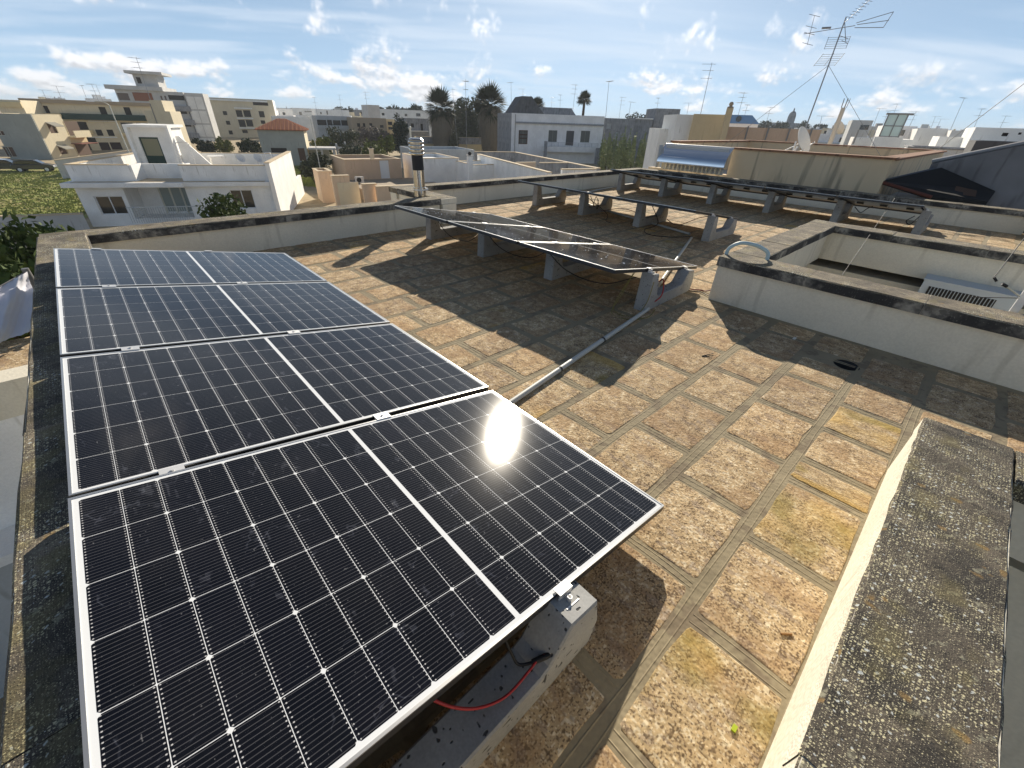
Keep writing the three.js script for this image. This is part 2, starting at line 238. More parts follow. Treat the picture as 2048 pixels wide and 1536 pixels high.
// ================================================================ the roof terrace
{
  const outline = [[-0.4, 0.4], [2.44, 0.4], [2.44, 3], [4.42, 3], [4.42, -1.4], [7.22, -1.4], [7.22, 3], [12.45, 3], [12.45, -7.62], [4.22, -7.62], [4.22, -6.25], [-0.4, -6.25]];
  const floorShape = new THREE.Shape(outline.map(([x, z]) => new THREE.Vector2(x, -z)));
  const hole = new THREE.Path(); hole.absellipse(3.77, 0.23, 0.092, 0.085, 0, Math.PI * 2, true); floorShape.holes.push(hole);
  const g = uvm(new THREE.ShapeGeometry(floorShape, 20).rotateX(-Math.PI / 2), 0.7);
  const floor = part(numbered('roof_floor'), g, M.mortar, scene); tag(floor, 'stone paved roof terrace floor with wide mortar joints', 'floor', null, 'structure');
  // the building under the terrace
  const b = new THREE.ExtrudeGeometry(new THREE.Shape(outline.map(([x, z]) => new THREE.Vector2(x, -z))), { depth: -G - 0.12, bevelEnabled: false }).rotateX(-Math.PI / 2); b.translate(0, G, 0);
  const host = thing('apartment_house', 'cream plastered house that carries the paved roof terrace with solar panels', 'building', [0, 0, 0]);
  part('wall', uvm(b, 0.5), M.plaster, host);
  const wellFloor = (x0, x1, z0, z1, y) => part('well_floor', bx(x0, x1, y - 0.1, y, z0, z1), M.mortar, host);
  wellFloor(4.42, 7.22, -1.4, 3, -3.1); wellFloor(-0.4, 2.44, 0.4, 3, -3.1);
  part('wall', [bx(-0.4, 7.3, G, -0.1, 3, 3.2, 0.5)], M.plaster, host);
  const outlet = thing('roof_drain', 'dark round drain hole in the shaded paving beside the light well wall', 'drain', [3.77, 0, -0.23]);
  const pipe = new THREE.CylinderGeometry(0.088, 0.086, 0.16, 24, 1, true); pipe.translate(0, -0.082, 0); pipe.scale(1.045, 1, 0.966); part('pipe', pipe, std({ color: lin(0.05, 0.05, 0.05), roughness: 0.9, side: THREE.DoubleSide }), outlet);
  const bot = new THREE.CylinderGeometry(0.095, 0.095, 0.01, 16); bot.translate(0, -0.155, 0); part('bottom', bot, M.black, outlet);

  // paving stones, row by row
  const r = rng(5), regions = [[-0.14, 4.27, -6.06, 0.235], [4.27, 12.2, -7.45, -1.6], [7.46, 12.2, -1.6, 0.66], [2.62, 4.27, 0.235, 2.2]];
  const inside = (x, z) => regions.some(([a, b2, c, d]) => x >= a && x <= b2 && z >= c && z <= d);
  const variants = [];
  for (let k = 0; k < 14; k++) {
    const V = [], I = [], W = 0.452, D = 0.325, pts = [], rr = rng(900 + k);
    const along = [[-1, -1, 1, 0], [1, -1, 0, 1], [1, 1, -1, 0], [-1, 1, 0, -1]];
    for (const [cx, cz, dx, dz] of along) for (let i = 0; i < 4; i++) { const t = 0.035 + i * 0.31, x = cx * W / 2 + dx * W * t, z = cz * D / 2 + dz * D * t; pts.push([x + (rr() - 0.5) * 0.014, z + (rr() - 0.5) * 0.014]); }
    V.push(0, 0.0046 + rr() * 0.001, 0); pts.forEach(([x, z]) => V.push(x * 0.965, 0.0042 + (rr() - 0.5) * 0.0022, z * 0.965)); pts.forEach(([x, z]) => V.push(x, -0.001, z));
    const n = pts.length; for (let i = 0; i < n; i++) { const a = 1 + i, b2 = 1 + (i + 1) % n; I.push(0, b2, a, a, b2, a + n, b2, b2 + n, a + n); }
    let g2 = new THREE.BufferGeometry(); g2.setAttribute('position', new THREE.Float32BufferAttribute(V, 3)); g2.setIndex(I); g2.computeVertexNormals(); variants.push(uvm(g2, 0.85, rr(), rr()));
  }
  const offs = { 1: 0.145, 2: 0.345, 3: 0.105, 4: 0.415, 5: 0.205, 6: 0.17, 7: 0.46, 8: 0.14, 9: 0.33 };
  const zline = (k) => 0.235 - 0.38 * k, list = [], joints = [];
  for (let row = -5; row < 21; row++) {
    const z1 = zline(row), z0 = zline(row + 1), zc = (z0 + z1) / 2; let x = row === 0 ? 0.035 : (offs[row] ?? r() * 0.5) - 0.515 * 2;
    const special = row === 0 ? [0.56, 1.06, 1.58, 2.1, 2.32, 2.71, 3.11, 3.6, 4.1] : null; let q = 0;
    while (x < 12.4) {
      const w = special && q < special.length ? special[q] - x : 0.515 + (r() - 0.5) * 0.03; q++;
      let a = x + 0.029, b2 = x + w - 0.029; const cx = (a + b2) / 2;
      for (const [ra, rb, rc, rd] of regions) if (cx > ra - 0.2 && cx < rb + 0.2 && zc > rc && zc < rd) { a = Math.max(a, ra + 0.03); b2 = Math.min(b2, rb - 0.03); }
      if (row === 1) { if (a < 3.66 && b2 > 3.66) b2 = 3.655; else if (a < 3.88 && b2 > 3.88) a = 3.885; }
      if (inside((a + b2) / 2, zc) && b2 - a > 0.12) list.push([(a + b2) / 2, zc, b2 - a, 0.322 + (r() - 0.5) * 0.016, r(), r(), r()]);
      if (inside(x, zc)) joints.push([x, z0, z1]); x += w;
    }
  }
  const near = list.slice().sort((a, b2) => Math.hypot(a[0] - 0.6, a[1] - 0.6) - Math.hypot(b2[0] - 0.6, b2[1] - 0.6)), far = [];
  near.forEach(([x, z, w, d, a, b2, c], i) => {
    const ochre = a > 0.93 || (Math.hypot(x - 1.83, z - 0.05) < 0.25) || (Math.hypot(x - 2.2, z - 0.05) < 0.15) || (x > 0.56 && x < 1.06 && z > -0.14), v = variants[Math.floor(b2 * 14)], mat = M.stones[ochre ? 4 + (c > 0.5 ? 1 : 0) : Math.floor(c * 4)];
    const px = new THREE.Matrix4().makeRotationY(a > 0.5 ? Math.PI : 0).scale(new THREE.Vector3(w / 0.452, 1, d / 0.325)).setPosition(x, 0, z);
    if (i < 296) { const m = part(i ? 'stone_' + String(i).padStart(3, '0') : 'stone', v, mat, floor); m.applyMatrix4(px); }
    else far.push(v.clone().applyMatrix4(px));
  });
  part('stone_field', far, M.stones[0], floor).userData.kind = 'stuff';
  // tooled ridges of the mortar
  const ridge = (pts) => { const V = [], I = []; pts.forEach(([x, z, tx, tz]) => { const nx = -tz * 0.006, nz = tx * 0.006; V.push(x - nx, -0.001, z - nz, x, 0.0016, z, x + nx, -0.001, z + nz); }); for (let k = 0; k < pts.length - 1; k++) { const a = k * 3; I.push(a, a + 1, a + 3, a + 1, a + 4, a + 3, a + 1, a + 2, a + 4, a + 2, a + 5, a + 4); } let g3 = new THREE.BufferGeometry(); g3.setAttribute('position', new THREE.Float32BufferAttribute(V, 3)); g3.setIndex(I); g3 = g3.toNonIndexed(); g3.computeVertexNormals(); return uvm(g3, 0.7); };
  for (let k = 0; k < 20; k++) {
    const z = zline(k), gs = []; const [x0, x1] = z > -1.6 ? [-0.1, 4.2] : z > -6.05 ? [-0.1, 12.1] : [4.5, 12.1];
    for (const s of [-0.017, 0.016]) { const pts = []; for (let x = x0; x < x1; x += 0.16) pts.push([x, z + s + (fbm(x * 2.1, k * 7 + s * 90, 4096, 3, 17) - 0.5) * 0.022, 1, 0]); gs.push(ridge(pts)); }
    part('mortar_joint', gs, M.mortar, floor);
    const cs = []; for (const [x, z0, z1] of joints.filter((q) => Math.abs(q[1] - zline(k + 1)) < 0.01)) for (const s of [-0.013, 0.014]) { const pts = []; for (let i = 0; i < 6; i++) pts.push([x + s + (fbm(x * 9 + s * 50, i * 0.4, 4096, 2, 23) - 0.5) * 0.016, z0 + 0.03 + (z1 - z0 - 0.06) * i / 5, 0, 1]); cs.push(ridge(pts)); }
    if (cs.length) part('mortar_joint', cs, M.mortar, floor);
  }
}

// parapets: plastered wall and a row of cap stones, running along x (turn 0) or z
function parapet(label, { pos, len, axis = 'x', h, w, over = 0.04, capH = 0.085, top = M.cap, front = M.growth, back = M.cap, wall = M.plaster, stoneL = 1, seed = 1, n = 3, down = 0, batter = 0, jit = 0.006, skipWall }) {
  const t = thing('parapet_wall', label, 'parapet', pos, axis === 'x' ? 0 : -Math.PI / 2); // along +x or along +z
  if (!skipWall) { const g = bx(0, len, down, h - capH, -w / 2 + over, w / 2 - over, 0.6); part('wall', g, wall, t); }
  const r = rng(seed); let x = 0, k = 0;
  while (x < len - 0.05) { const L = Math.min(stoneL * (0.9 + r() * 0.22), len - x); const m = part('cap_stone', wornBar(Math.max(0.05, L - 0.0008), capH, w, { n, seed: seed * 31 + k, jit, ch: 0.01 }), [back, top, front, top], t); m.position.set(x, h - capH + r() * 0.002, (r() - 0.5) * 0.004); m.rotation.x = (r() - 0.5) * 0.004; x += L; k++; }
  part('cap_joint', bx(0.01, len - 0.01, h - capH + 0.004, h - 0.003, -w / 2 + 0.007, w / 2 - 0.007, 0.7), M.plaster, t);
  return t;
}
// axis z: local +x runs to world +z, local +z to world -x
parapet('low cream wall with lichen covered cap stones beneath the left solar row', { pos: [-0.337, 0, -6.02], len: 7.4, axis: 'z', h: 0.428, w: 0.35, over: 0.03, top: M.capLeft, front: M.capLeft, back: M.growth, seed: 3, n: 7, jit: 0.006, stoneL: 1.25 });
parapet('rear parapet between the left corner and the steel flue', { pos: [-0.51, 0, -6.175], len: 4.61, h: 0.395, w: 0.31, over: 0.05, seed: 5, n: 4, stoneL: 0.95 });
parapet('short return of the rear parapet under the steel flue', { pos: [4.26, 0, -7.4], len: 1.38, axis: 'z', h: 0.39, w: 0.33, over: 0.03, seed: 7, stoneL: 0.7 });
parapet('rear parapet running from the flue to the far corner of the roof', { pos: [4.1, 0, -7.56], len: 8.4, h: 0.385, w: 0.31, over: 0.05, seed: 9, stoneL: 1.0 });
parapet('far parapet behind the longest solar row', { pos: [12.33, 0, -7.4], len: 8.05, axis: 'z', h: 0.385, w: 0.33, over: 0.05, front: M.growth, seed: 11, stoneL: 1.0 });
parapet('parapet closing the far right corner of the roof', { pos: [9.4, 0, 0.82], len: 3.1, h: 0.385, w: 0.31, over: 0.05, back: M.cap, front: M.cap, seed: 13, wall: M.plaster });
// the light well on the right
parapet('near wall of the light well with blackened cap edge', { pos: [4.41, 0, -1.57], len: 4.6, axis: 'z', h: 0.44, w: 0.32, over: 0.05, seed: 21, n: 5, stoneL: 0.78, jit: 0.008 });
parapet('left wall of the light well with broad pale cap', { pos: [4.57, 0, -1.41], len: 2.53, h: 0.442, w: 0.32, over: 0.05, seed: 23, n: 4, stoneL: 0.85 });
parapet('far wall of the light well with dark inner cap edge', { pos: [7.25, 0, -1.57], len: 4.6, axis: 'z', h: 0.438, w: 0.32, over: 0.05, seed: 25, n: 3, stoneL: 0.9 });
// the parapet at the right edge, dense with lichen
parapet('speckled dark parapet top in the right foreground, with a sunlit cream side', { pos: [-0.6, 0, 0.37], len: 3.18, h: 0.35, w: 0.315, over: 0.004, capH: 0.09, top: M.capNear, front: M.capNear, back: M.plaster, wall: M.plaster, seed: 31, n: 14, jit: 0.006, stoneL: 1.25 });
parapet('short speckled parapet turning off at the far end of the right foreground wall', { pos: [2.44, 0, 0.53], len: 2.4, axis: 'z', h: 0.348, w: 0.28, over: 0.02, top: M.capNear, front: M.capNear, back: M.capNear, seed: 33, n: 6, stoneL: 1.0 });

// ---------------------------------------------------------------- solar panels
const MU = 0.021, MV = 0.02, CBAR = 0.016, CW = (PW - 2 * MU - CBAR) / 18, CHh = (PH - 2 * MV) / 6;
const cellGeos = [];
for (let i = 0; i < 18; i++) for (let j = 0; j < 6; j++) {
  const x0 = MU + i * CW + (i > 8 ? CBAR : 0) + 0.0009, x1 = x0 + CW - 0.0018, z0 = MV + j * CHh + 0.001, z1 = z0 + CHh - 0.002, a = i % 2 ? 0.002 : 0.0062, b = i % 2 ? 0.0062 : 0.002;
  const P = [[x0 + a, z0], [x1 - b, z0], [x1, z0 + b], [x1, z1 - b], [x1 - b, z1], [x0 + a, z1], [x0, z1 - a], [x0, z0 + a]];
  const V = [], N = [], U = [], I = [];
  P.forEach(([x, z]) => { V.push(x, 0, z); N.push(0, 1, 0); U.push(x / PW, z / PH); });
  for (let k = 1; k < 7; k++) I.push(0, k + 1, k);
  P.forEach(([x, z], k) => { const d = Math.hypot(x - (x0 + x1) / 2, z - (z0 + z1) / 2); for (const y of [0, -0.00025]) { V.push(x, y, z); N.push((x - (x0 + x1) / 2) / d, 0, (z - (z0 + z1) / 2) / d); U.push(x / PW, z / PH); } });
  for (let k = 0; k < 8; k++) { const q = 8 + k * 2, w = 8 + ((k + 1) % 8) * 2; I.push(q, w, q + 1, w, w + 1, q + 1); }
  const g = new THREE.BufferGeometry(); g.setAttribute('position', new THREE.Float32BufferAttribute(V, 3)); g.setAttribute('normal', new THREE.Float32BufferAttribute(N, 3)); g.setAttribute('uv', new THREE.Float32BufferAttribute(U, 2)); g.setIndex(I); cellGeos.push(g);
}
const cellsMerged = mergeGeometries(cellGeos.map((g) => g.toNonIndexed()));
const frameGeo = mergeAll([[0, PW, 0, 0.0075], [0, PW, PH - 0.0075, PH], [0, 0.0075, 0.0075, PH - 0.0075], [PW - 0.0075, PW, 0.0075, PH - 0.0075]].map(([a, b, c, d]) => bx(a, b, -0.003, 0.002, c, d)));
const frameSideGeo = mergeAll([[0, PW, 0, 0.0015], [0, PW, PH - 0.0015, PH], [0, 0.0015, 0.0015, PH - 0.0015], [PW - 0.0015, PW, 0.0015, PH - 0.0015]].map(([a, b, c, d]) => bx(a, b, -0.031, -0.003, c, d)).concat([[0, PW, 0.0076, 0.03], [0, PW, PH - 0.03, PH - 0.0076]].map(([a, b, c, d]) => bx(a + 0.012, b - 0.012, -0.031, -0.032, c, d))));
const sheetGeo = bx(0.0073, PW - 0.0073, -0.006, -0.00025, 0.0073, PH - 0.0073);
const boxGeo = mergeAll([bx(0.82, 0.9, -0.03, -0.0061, 0.5, 0.6), bx(0.83, 0.89, -0.03, -0.0061, 0.16, 0.26), bx(0.83, 0.89, -0.03, -0.0061, 0.86, 0.96)]);
function basis(tau, slope, yaw = 0) { const U = new THREE.Vector3(Math.cos(tau) * Math.cos(yaw), -Math.sin(tau), -Math.cos(tau) * Math.sin(yaw)), V = new THREE.Vector3(Math.sin(yaw) * Math.cos(slope), Math.sin(slope), Math.cos(yaw) * Math.cos(slope)), N = new THREE.Vector3().crossVectors(V, U).normalize(); V.crossVectors(U, N); return { U, V, N, q: new THREE.Quaternion().setFromRotationMatrix(new THREE.Matrix4().makeBasis(U, N, V)) }; }
function panel(label, group, pos, q, cells, mat, width = 1) {
  const t = thing('solar_panel', label, 'solar panel', [pos.x, pos.y, pos.z], 0, group); t.quaternion.copy(q); t.scale.z = width;
  part('frame', frameGeo, M.alu, t); part('shade_toned_frame_side', frameSideGeo, M.shadeTonedFrameSide, t); part('backsheet', sheetGeo, M.sheet, t); part('junction_box', boxGeo, M.black, t);
  if (cells) cellGeos.forEach((g, k) => part(k ? 'solar_cell_' + String(k).padStart(3, '0') : 'solar_cell', g, mat, t)); else part('solar_cells', cellsMerged, mat, t).userData.kind = 'stuff';
  return t;
}
const footPts = [[0, 0], [0.028, 0.385], [0.135, 0.366], [0.185, 0.14], [0.215, 0.125], [0.68, 0.125], [0.715, 0.14], [0.80, 0.262], [0.925, 0.24], [0.955, 0.11], [0.93, 0]];
const footGeo = uvm(prism(footPts, -0.062, 0.062, 0.006), 0.9), footGeo2 = (() => { const g = footGeo.clone(); const uv = g.attributes.uv; for (let i = 0; i < uv.count; i++) uv.setXY(i, uv.getX(i) + 0.37, uv.getY(i) + 0.61); return g; })();
const clampGeo = mergeAll([bx(-0.035, 0.035, 0.002, 0.006, -0.024, 0.024), bx(-0.035, 0.035, -0.03, 0.002, -0.006, 0.006), new THREE.CylinderGeometry(0.0065, 0.0065, 0.006, 6).translate(0, 0.009, 0)]);
const endClampGeo = mergeAll([bx(-0.03, 0.03, 0.002, 0.006, -0.014, 0.012), bx(-0.03, 0.03, -0.036, 0.006, 0.012, 0.016), bx(-0.03, 0.03, -0.036, -0.031, 0.016, 0.05), bx(-0.03, 0.03, -0.036, -0.018, 0.046, 0.05), new THREE.CylinderGeometry(0.0065, 0.0065, 0.03, 6).translate(0, -0.018, 0.031), new THREE.CylinderGeometry(0.009, 0.009, 0.006, 6).translate(0, -0.006, 0.031)]);
// one row of panels: `corner` is the far end of the high edge; supports stand under the joints
function solarRow({ id, corner, tau, slope, yaw = 0, n, pitch, labels, cells, mat, width = 1, tweak, feet, footX = 0.5 }) {
  const { U, V, N, q } = basis(tau, slope, yaw), C = new THREE.Vector3(...corner);
  for (let k = 0; k < n; k++) {
    const pos = C.clone().addScaledVector(V, k * pitch); let qq = q;
    if (tweak && k === n - 1) { const b2 = basis(tau + tweak[0], slope + tweak[1], yaw); const mid = pos.clone().addScaledVector(U, PW / 2).addScaledVector(V, PH / 2); qq = b2.q; pos.copy(mid).addScaledVector(b2.U, -PW / 2).addScaledVector(b2.V, -PH / 2); }
    panel(labels[k], 'solar panels of the ' + id, pos, qq, cells, mat, width);
  }
  for (let k = 0; k <= n; k++) {
    const end = k === 0 ? -1 : k === n ? 1 : 0, s = k === 0 ? 0.0 : k === n ? n * pitch - (pitch - PH * width) : k * pitch - (pitch - PH * width) / 2;
    const at = (u) => C.clone().addScaledVector(U, u).addScaledVector(V, s);
    const a = at(footX + 0.085), yTop = a.y - 0.033;
    const f = single('concrete_support', k % 2 ? footGeo : footGeo2, M.concrete, feet[k], 'support', 'supports of the ' + id);
    f.position.set(at(footX).x, 0, a.z + (end === -1 ? -0.012 : end === 1 ? 0.03 : 0)); f.scale.y = yTop / 0.3755; f.rotation.y = yaw;
    for (const [i, u] of [footX + 0.085, footX + 0.87].entries()) { const c = single('panel_clamp', end ? endClampGeo : clampGeo, M.aluDull, (end === -1 ? 'far end' : end === 1 ? 'near end' : ['first', 'second', 'third', 'fourth'][k - 1] + ' joint') + ' panel clamp of the ' + id + ', ' + (i ? 'lower' : 'upper') + ' side', 'clamp', 'panel clamps'); const P = at(u).addScaledVector(N, end ? 0.0005 : 0.0005); c.position.copy(P); c.quaternion.copy(q); if (end === -1) c.rotateY(Math.PI); }
  }
  return { U, V, N, C };
}
const ord = ['farthest', 'second farthest', 'third farthest', 'fourth farthest', 'nearest'];
const RA = solarRow({ id: 'left foreground row', corner: [-0.366, 0.515, -4.990], tau: 0.1803, slope: -0.0105, n: 4, pitch: 1.154, cells: true, mat: M.cellA, footX: 0.165, tweak: [0.014, -0.006],
  labels: ['farthest panel of the left foreground row, at the rear parapet', 'second panel from the far end of the left foreground row', 'panel just behind the nearest one in the left foreground row', 'nearest solar panel, with the blazing sun reflection on it'],
  feet: ['concrete support under the far end of the left foreground row', 'concrete support under the first joint of the left foreground row', 'concrete support under the middle joint of the left foreground row', 'concrete support under the last joint of the left foreground row', 'large concrete support in the foreground with a red cable beside it'] });
const RB = solarRow({ id: 'middle row', corner: [2.871, 0.507, -5.296], tau: 0.1664, slope: -0.0078, yaw: 0.0247, n: 3, pitch: 1.154, cells: true, mat: M.cellB,
  labels: ['far panel of the middle row, pointing at the steel flue', 'centre panel of the three in the middle row', 'near panel of the middle row above the tangled cables'],
  feet: ['far support of the middle row, next to the rear parapet', 'second support of the middle row from the flue end', 'third support of the middle row from the flue end', 'near end support of the middle row where the white conduit passes'] });
const RC = solarRow({ id: 'third row', corner: [6.22, 0.505, -6.45], tau: 0.168, slope: -0.004, n: 3, pitch: 1.232, cells: false, mat: M.cellB, width: 1.07,
  labels: ['far panel of the third row, seen edge on', 'centre panel of the third row, seen edge on', 'near panel of the third row, seen edge on'],
  feet: ['far end support of the third row', 'second support of the third row with looped cables', 'third support of the third row with hanging cables', 'near end support of the third row beside the light well'] });
const RD = solarRow({ id: 'fourth row', corner: [9.83, 0.525, -6.85], tau: 0.168, slope: 0, n: 5, pitch: 1.24, cells: false, mat: M.cellB, width: 1.075,
  labels: ['farthest panel of the fourth row, underside showing', 'second panel from the far end of the fourth row', 'middle panel of the five in the fourth row', 'fourth panel from the far end of the fourth row', 'nearest panel of the fourth row, above the far corner of the light well'],
  feet: ['far end support of the fourth row', 'second support of the fourth row from the far end', 'third support of the fourth row from the far end', 'fourth support of the fourth row from the far end', 'fifth support of the fourth row from the far end', 'near end support of the fourth row, tall block beyond the light well'] });

// ================================================================ things on the roof
{ // steel flue on the corner of the rear parapet
  const t = thing('chimney_flue', 'stainless steel flue with a slatted cowl on the rear parapet corner', 'chimney', [4.02, 0.386, -6.5]);
  part('base_collar', [new THREE.CylinderGeometry(0.098, 0.1, 0.13, 24).translate(0, 0.065, 0), new THREE.CylinderGeometry(0.103, 0.103, 0.014, 24).translate(0, 0.125, 0)], M.steel, t);
  part('pipe', new THREE.CylinderGeometry(0.088, 0.088, 0.27, 28).translate(0, 0.25, 0), M.steel, t);
  part('sooted_neck', new THREE.CylinderGeometry(0.09, 0.09, 0.215, 28).translate(0, 0.4925, 0), M.soot, t).userData.label = 'soot blackened neck below the cowl';
  const cowl = part('cowl', new THREE.CylinderGeometry(0.098, 0.098, 0.2, 28, 1, true).translate(0, 0.7, 0), std({ color: lin(0.5, 0.48, 0.44), roughness: 0.2, metalness: 1, side: THREE.DoubleSide }), t);
  for (let k = 0; k < 4; k++) part('cowl_ring', new THREE.LatheGeometry([[0.112, 0], [0.124, 0.012], [0.118, 0.028], [0.108, 0.032]].map((q) => new THREE.Vector2(...q)), 30).translate(0, 0.605 + k * 0.052, 0), std({ color: lin(0.66, 0.64, 0.58), roughness: 0.18, metalness: 1, side: THREE.DoubleSide }), cowl);
  part('cowl_lid', new THREE.CylinderGeometry(0.09, 0.115, 0.02, 28).translate(0, 0.82, 0), M.steel, t);
  part('clamp_band', [new THREE.CylinderGeometry(0.1, 0.1, 0.02, 24).translate(0, 0.1, 0), bx(0.085, 0.13, 0.085, 0.115, 0.02, 0.05)], M.aluDull, t);
}
single('metal_post', [rod([0, -7.1, 0], [0, 0.3, 0], 0.022), new THREE.SphereGeometry(0.035, 10, 8).translate(0, 0.31, 0)], M.greyPipe, 'thin grey vent post with a round tip behind the steel flue', 'post', null, [6.21, 0.95, -10.27]);
// white conduit laid over the paving
{
  const y = 0.024, t = thing('cable_conduit', 'white conduit pipe crossing the paving from the left row to the far rows', 'pipe', [0, 0, 0]);
  const runs = [[[1.1, y, -1.46], [3.5, y, -1.79]], [[3.72, y, -1.92], [6.66, y, -2.95]], [[6.9, y, -3.1], [7.9, y, -6.1], [8.9, y, -6.85], [11.6, y, -7.36]]];
  runs.forEach((q) => part('pipe', q.length === 2 ? rod(q[0], q[1], 0.019, 0.019, 10) : tube(q, 0.019, 40, 8), M.greyPipe, t));
  for (const [x, z] of [[2.62, -1.668], [2.0, -1.585], [5.2, -2.44]]) { const g = new THREE.CylinderGeometry(0.0215, 0.0215, 0.016, 12); g.rotateZ(Math.PI / 2); g.rotateY(0.14); g.translate(x, y, z); part('cable_tie', g, M.black, t); }
}
// cables
const cable = (label, pts, r, m, group) => single('cable', tube(pts, r, Math.max(24, pts.length * 8), 6), m, label, 'cable', group);
cable('thick red cable hanging inside the large foreground support', [[0.17, 0.27, -0.47], [0.225, 0.21, -0.41], [0.285, 0.165, -0.375], [0.36, 0.145, -0.352], [0.455, 0.15, -0.352], [0.49, 0.155, -0.354], [0.512, 0.165, -0.345]], 0.0042, M.red);
cable('black cable with connector inside the large foreground support', [[0.42, 0.3, -0.45], [0.435, 0.18, -0.41], [0.44, 0.15, -0.385], [0.47, 0.145, -0.365], [0.51, 0.155, -0.345]], 0.0045, M.black);
single('cable_connector', [rod([0.475, 0.147, -0.362], [0.525, 0.165, -0.336], 0.008, 0.0095, 8)], M.black, 'black plug connector lying on the large foreground support', 'connector', 'plug connectors');
cable('red cable loops tied behind the near end support of the middle row', [[3.55, 0.02, -1.84], [3.66, 0.12, -1.77], [3.7, 0.26, -1.8], [3.8, 0.2, -1.9], [4.0, 0.16, -2.05], [4.12, 0.22, -2.1], [3.95, 0.24, -2.1], [3.75, 0.16, -1.95]], 0.006, M.red);
cable('pair of red leads running from the middle row to the light well corner', [[4.3, 0.09, -1.9], [4.38, 0.02, -1.82], [4.46, 0.012, -1.74], [4.48, 0.012, -1.68], [4.5, 0.06, -1.60]], 0.006, flat('#6a1a1a', 0.6));
cable('dark lead beside the red ones at the light well corner', [[4.28, 0.12, -1.92], [4.33, 0.02, -1.86], [4.4, 0.012, -1.70], [4.36, 0.012, -1.6], [4.34, 0.012, -1.55]], 0.005, M.black);
cable('yellow green earth wire looping down from the near end of the middle row', [[3.42, 0.36, -1.95], [3.34, 0.2, -2.0], [3.26, 0.03, -2.02], [3.2, 0.01, -1.9], [3.3, 0.01, -1.8], [3.42, 0.1, -1.78], [3.46, 0.3, -1.77]], 0.0035, M.yellow);
cable('second earth wire hanging at the near end support of the middle row', [[3.36, 0.38, -1.93], [3.28, 0.16, -1.97], [3.18, 0.012, -1.98], [3.16, 0.012, -1.8], [3.36, 0.012, -1.7], [3.5, 0.04, -1.72]], 0.0035, M.yellow);
{
  const r = rng(61), sag = (a, b, d) => [a, [mix(a[0], b[0], 0.3), mix(a[1], b[1], 0.3) - d, mix(a[2], b[2], 0.3)], [mix(a[0], b[0], 0.7), mix(a[1], b[1], 0.7) - d, mix(a[2], b[2], 0.7)], b];
  cable('black cable sagging under the near panel of the middle row', sag([3.3, 0.38, -3.0], [3.45, 0.3, -1.95], 0.16), 0.005, M.black);
  cable('black cable sagging under the centre panel of the middle row', sag([3.4, 0.38, -4.15], [3.55, 0.34, -3.05], 0.2), 0.005, M.black);
  cable('black cable sagging under the far panel of the middle row', sag([3.4, 0.36, -5.2], [3.5, 0.34, -4.2], 0.22), 0.005, M.black);
  cable('black cable arching over the floor under the third row', [[6.95, 0.3, -5.3], [7.1, 0.05, -4.9], [6.6, 0.012, -4.5], [6.9, 0.012, -4.2], [7.1, 0.3, -4.1]], 0.006, M.black);
  cable('looped black cable bundle at the second support of the third row', [[7.0, 0.32, -5.25], [7.1, 0.12, -5.2], [7.0, 0.18, -5.15], [7.12, 0.3, -5.2], [7.2, 0.15, -5.18], [7.05, 0.1, -5.1], [7.15, 0.25, -5.16]], 0.006, M.black);
  cable('red cable bowed above the floor between supports of the third row', [[7.2, 0.05, -5.1], [7.3, 0.14, -4.7], [7.35, 0.1, -4.4], [7.2, 0.03, -4.25]], 0.006, flat('#5c2420', 0.6));
  cable('black cable coiling on the floor before the near end support of the third row', [[7.15, 0.3, -4.0], [7.1, 0.06, -3.8], [6.6, 0.012, -3.75], [6.35, 0.012, -3.5], [6.5, 0.012, -3.2], [6.75, 0.03, -2.98]], 0.006, M.black);
  cable('dark red cable rising to the near panel of the third row', [[6.8, 0.2, -3.5], [7.0, 0.1, -3.4], [7.2, 0.25, -3.1], [7.25, 0.28, -2.95]], 0.006, flat('#4a2a26', 0.6));
  cable('black cable loop at the near end support of the fourth row', [[10.45, 0.3, -0.72], [10.5, 0.14, -0.8], [10.4, 0.2, -0.86], [10.35, 0.3, -0.78]], 0.007, M.black);
  cable('black cable at the fifth support of the fourth row', [[10.55, 0.3, -1.7], [10.7, 0.2, -1.6], [10.9, 0.26, -1.55], [11.0, 0.3, -1.5]], 0.007, M.black);
}
// pale blue pipe bent like a handle over the corner of the light well
single('bent_pipe', tube([[4.40, 0.42, -1.565], [4.40, 0.50, -1.55], [4.43, 0.56, -1.48], [4.47, 0.565, -1.38], [4.50, 0.545, -1.3], [4.53, 0.50, -1.235], [4.53, 0.38, -1.225]], 0.017, 40, 10), std({ color: lin(0.42, 0.55, 0.58), roughness: 0.5 }), 'pale blue pipe arched like a handle over the light well corner', 'pipe');
{ // air conditioner in the light well
  const t = thing('air_conditioner', 'white air conditioner unit hung on the far wall inside the light well', 'air conditioner', [6.98, -0.5, 0.28], -Math.PI / 2);
  part('casing', [bx(-0.42, 0.42, 0.0, 0.56, -0.14, 0.14), bx(-0.43, 0.43, 0.56, 0.575, -0.15, 0.15)], flat('#c3ccd2', 0.5), t);
  part('grille_recess', bx(-0.36, 0.22, 0.06, 0.5, 0.141, 0.145), M.black, t);
  for (let k = 0; k < 20; k++) part('grille_bar', bx(-0.36 + k * 0.0295, -0.352 + k * 0.0295, 0.06, 0.5, 0.146, 0.154), flat('#aab2b8', 0.5), t);
  part('bracket', [bx(-0.36, -0.32, -0.04, 0, -0.2, 0.16), bx(0.32, 0.36, -0.04, 0, -0.2, 0.16)], M.aluDull, t);
}
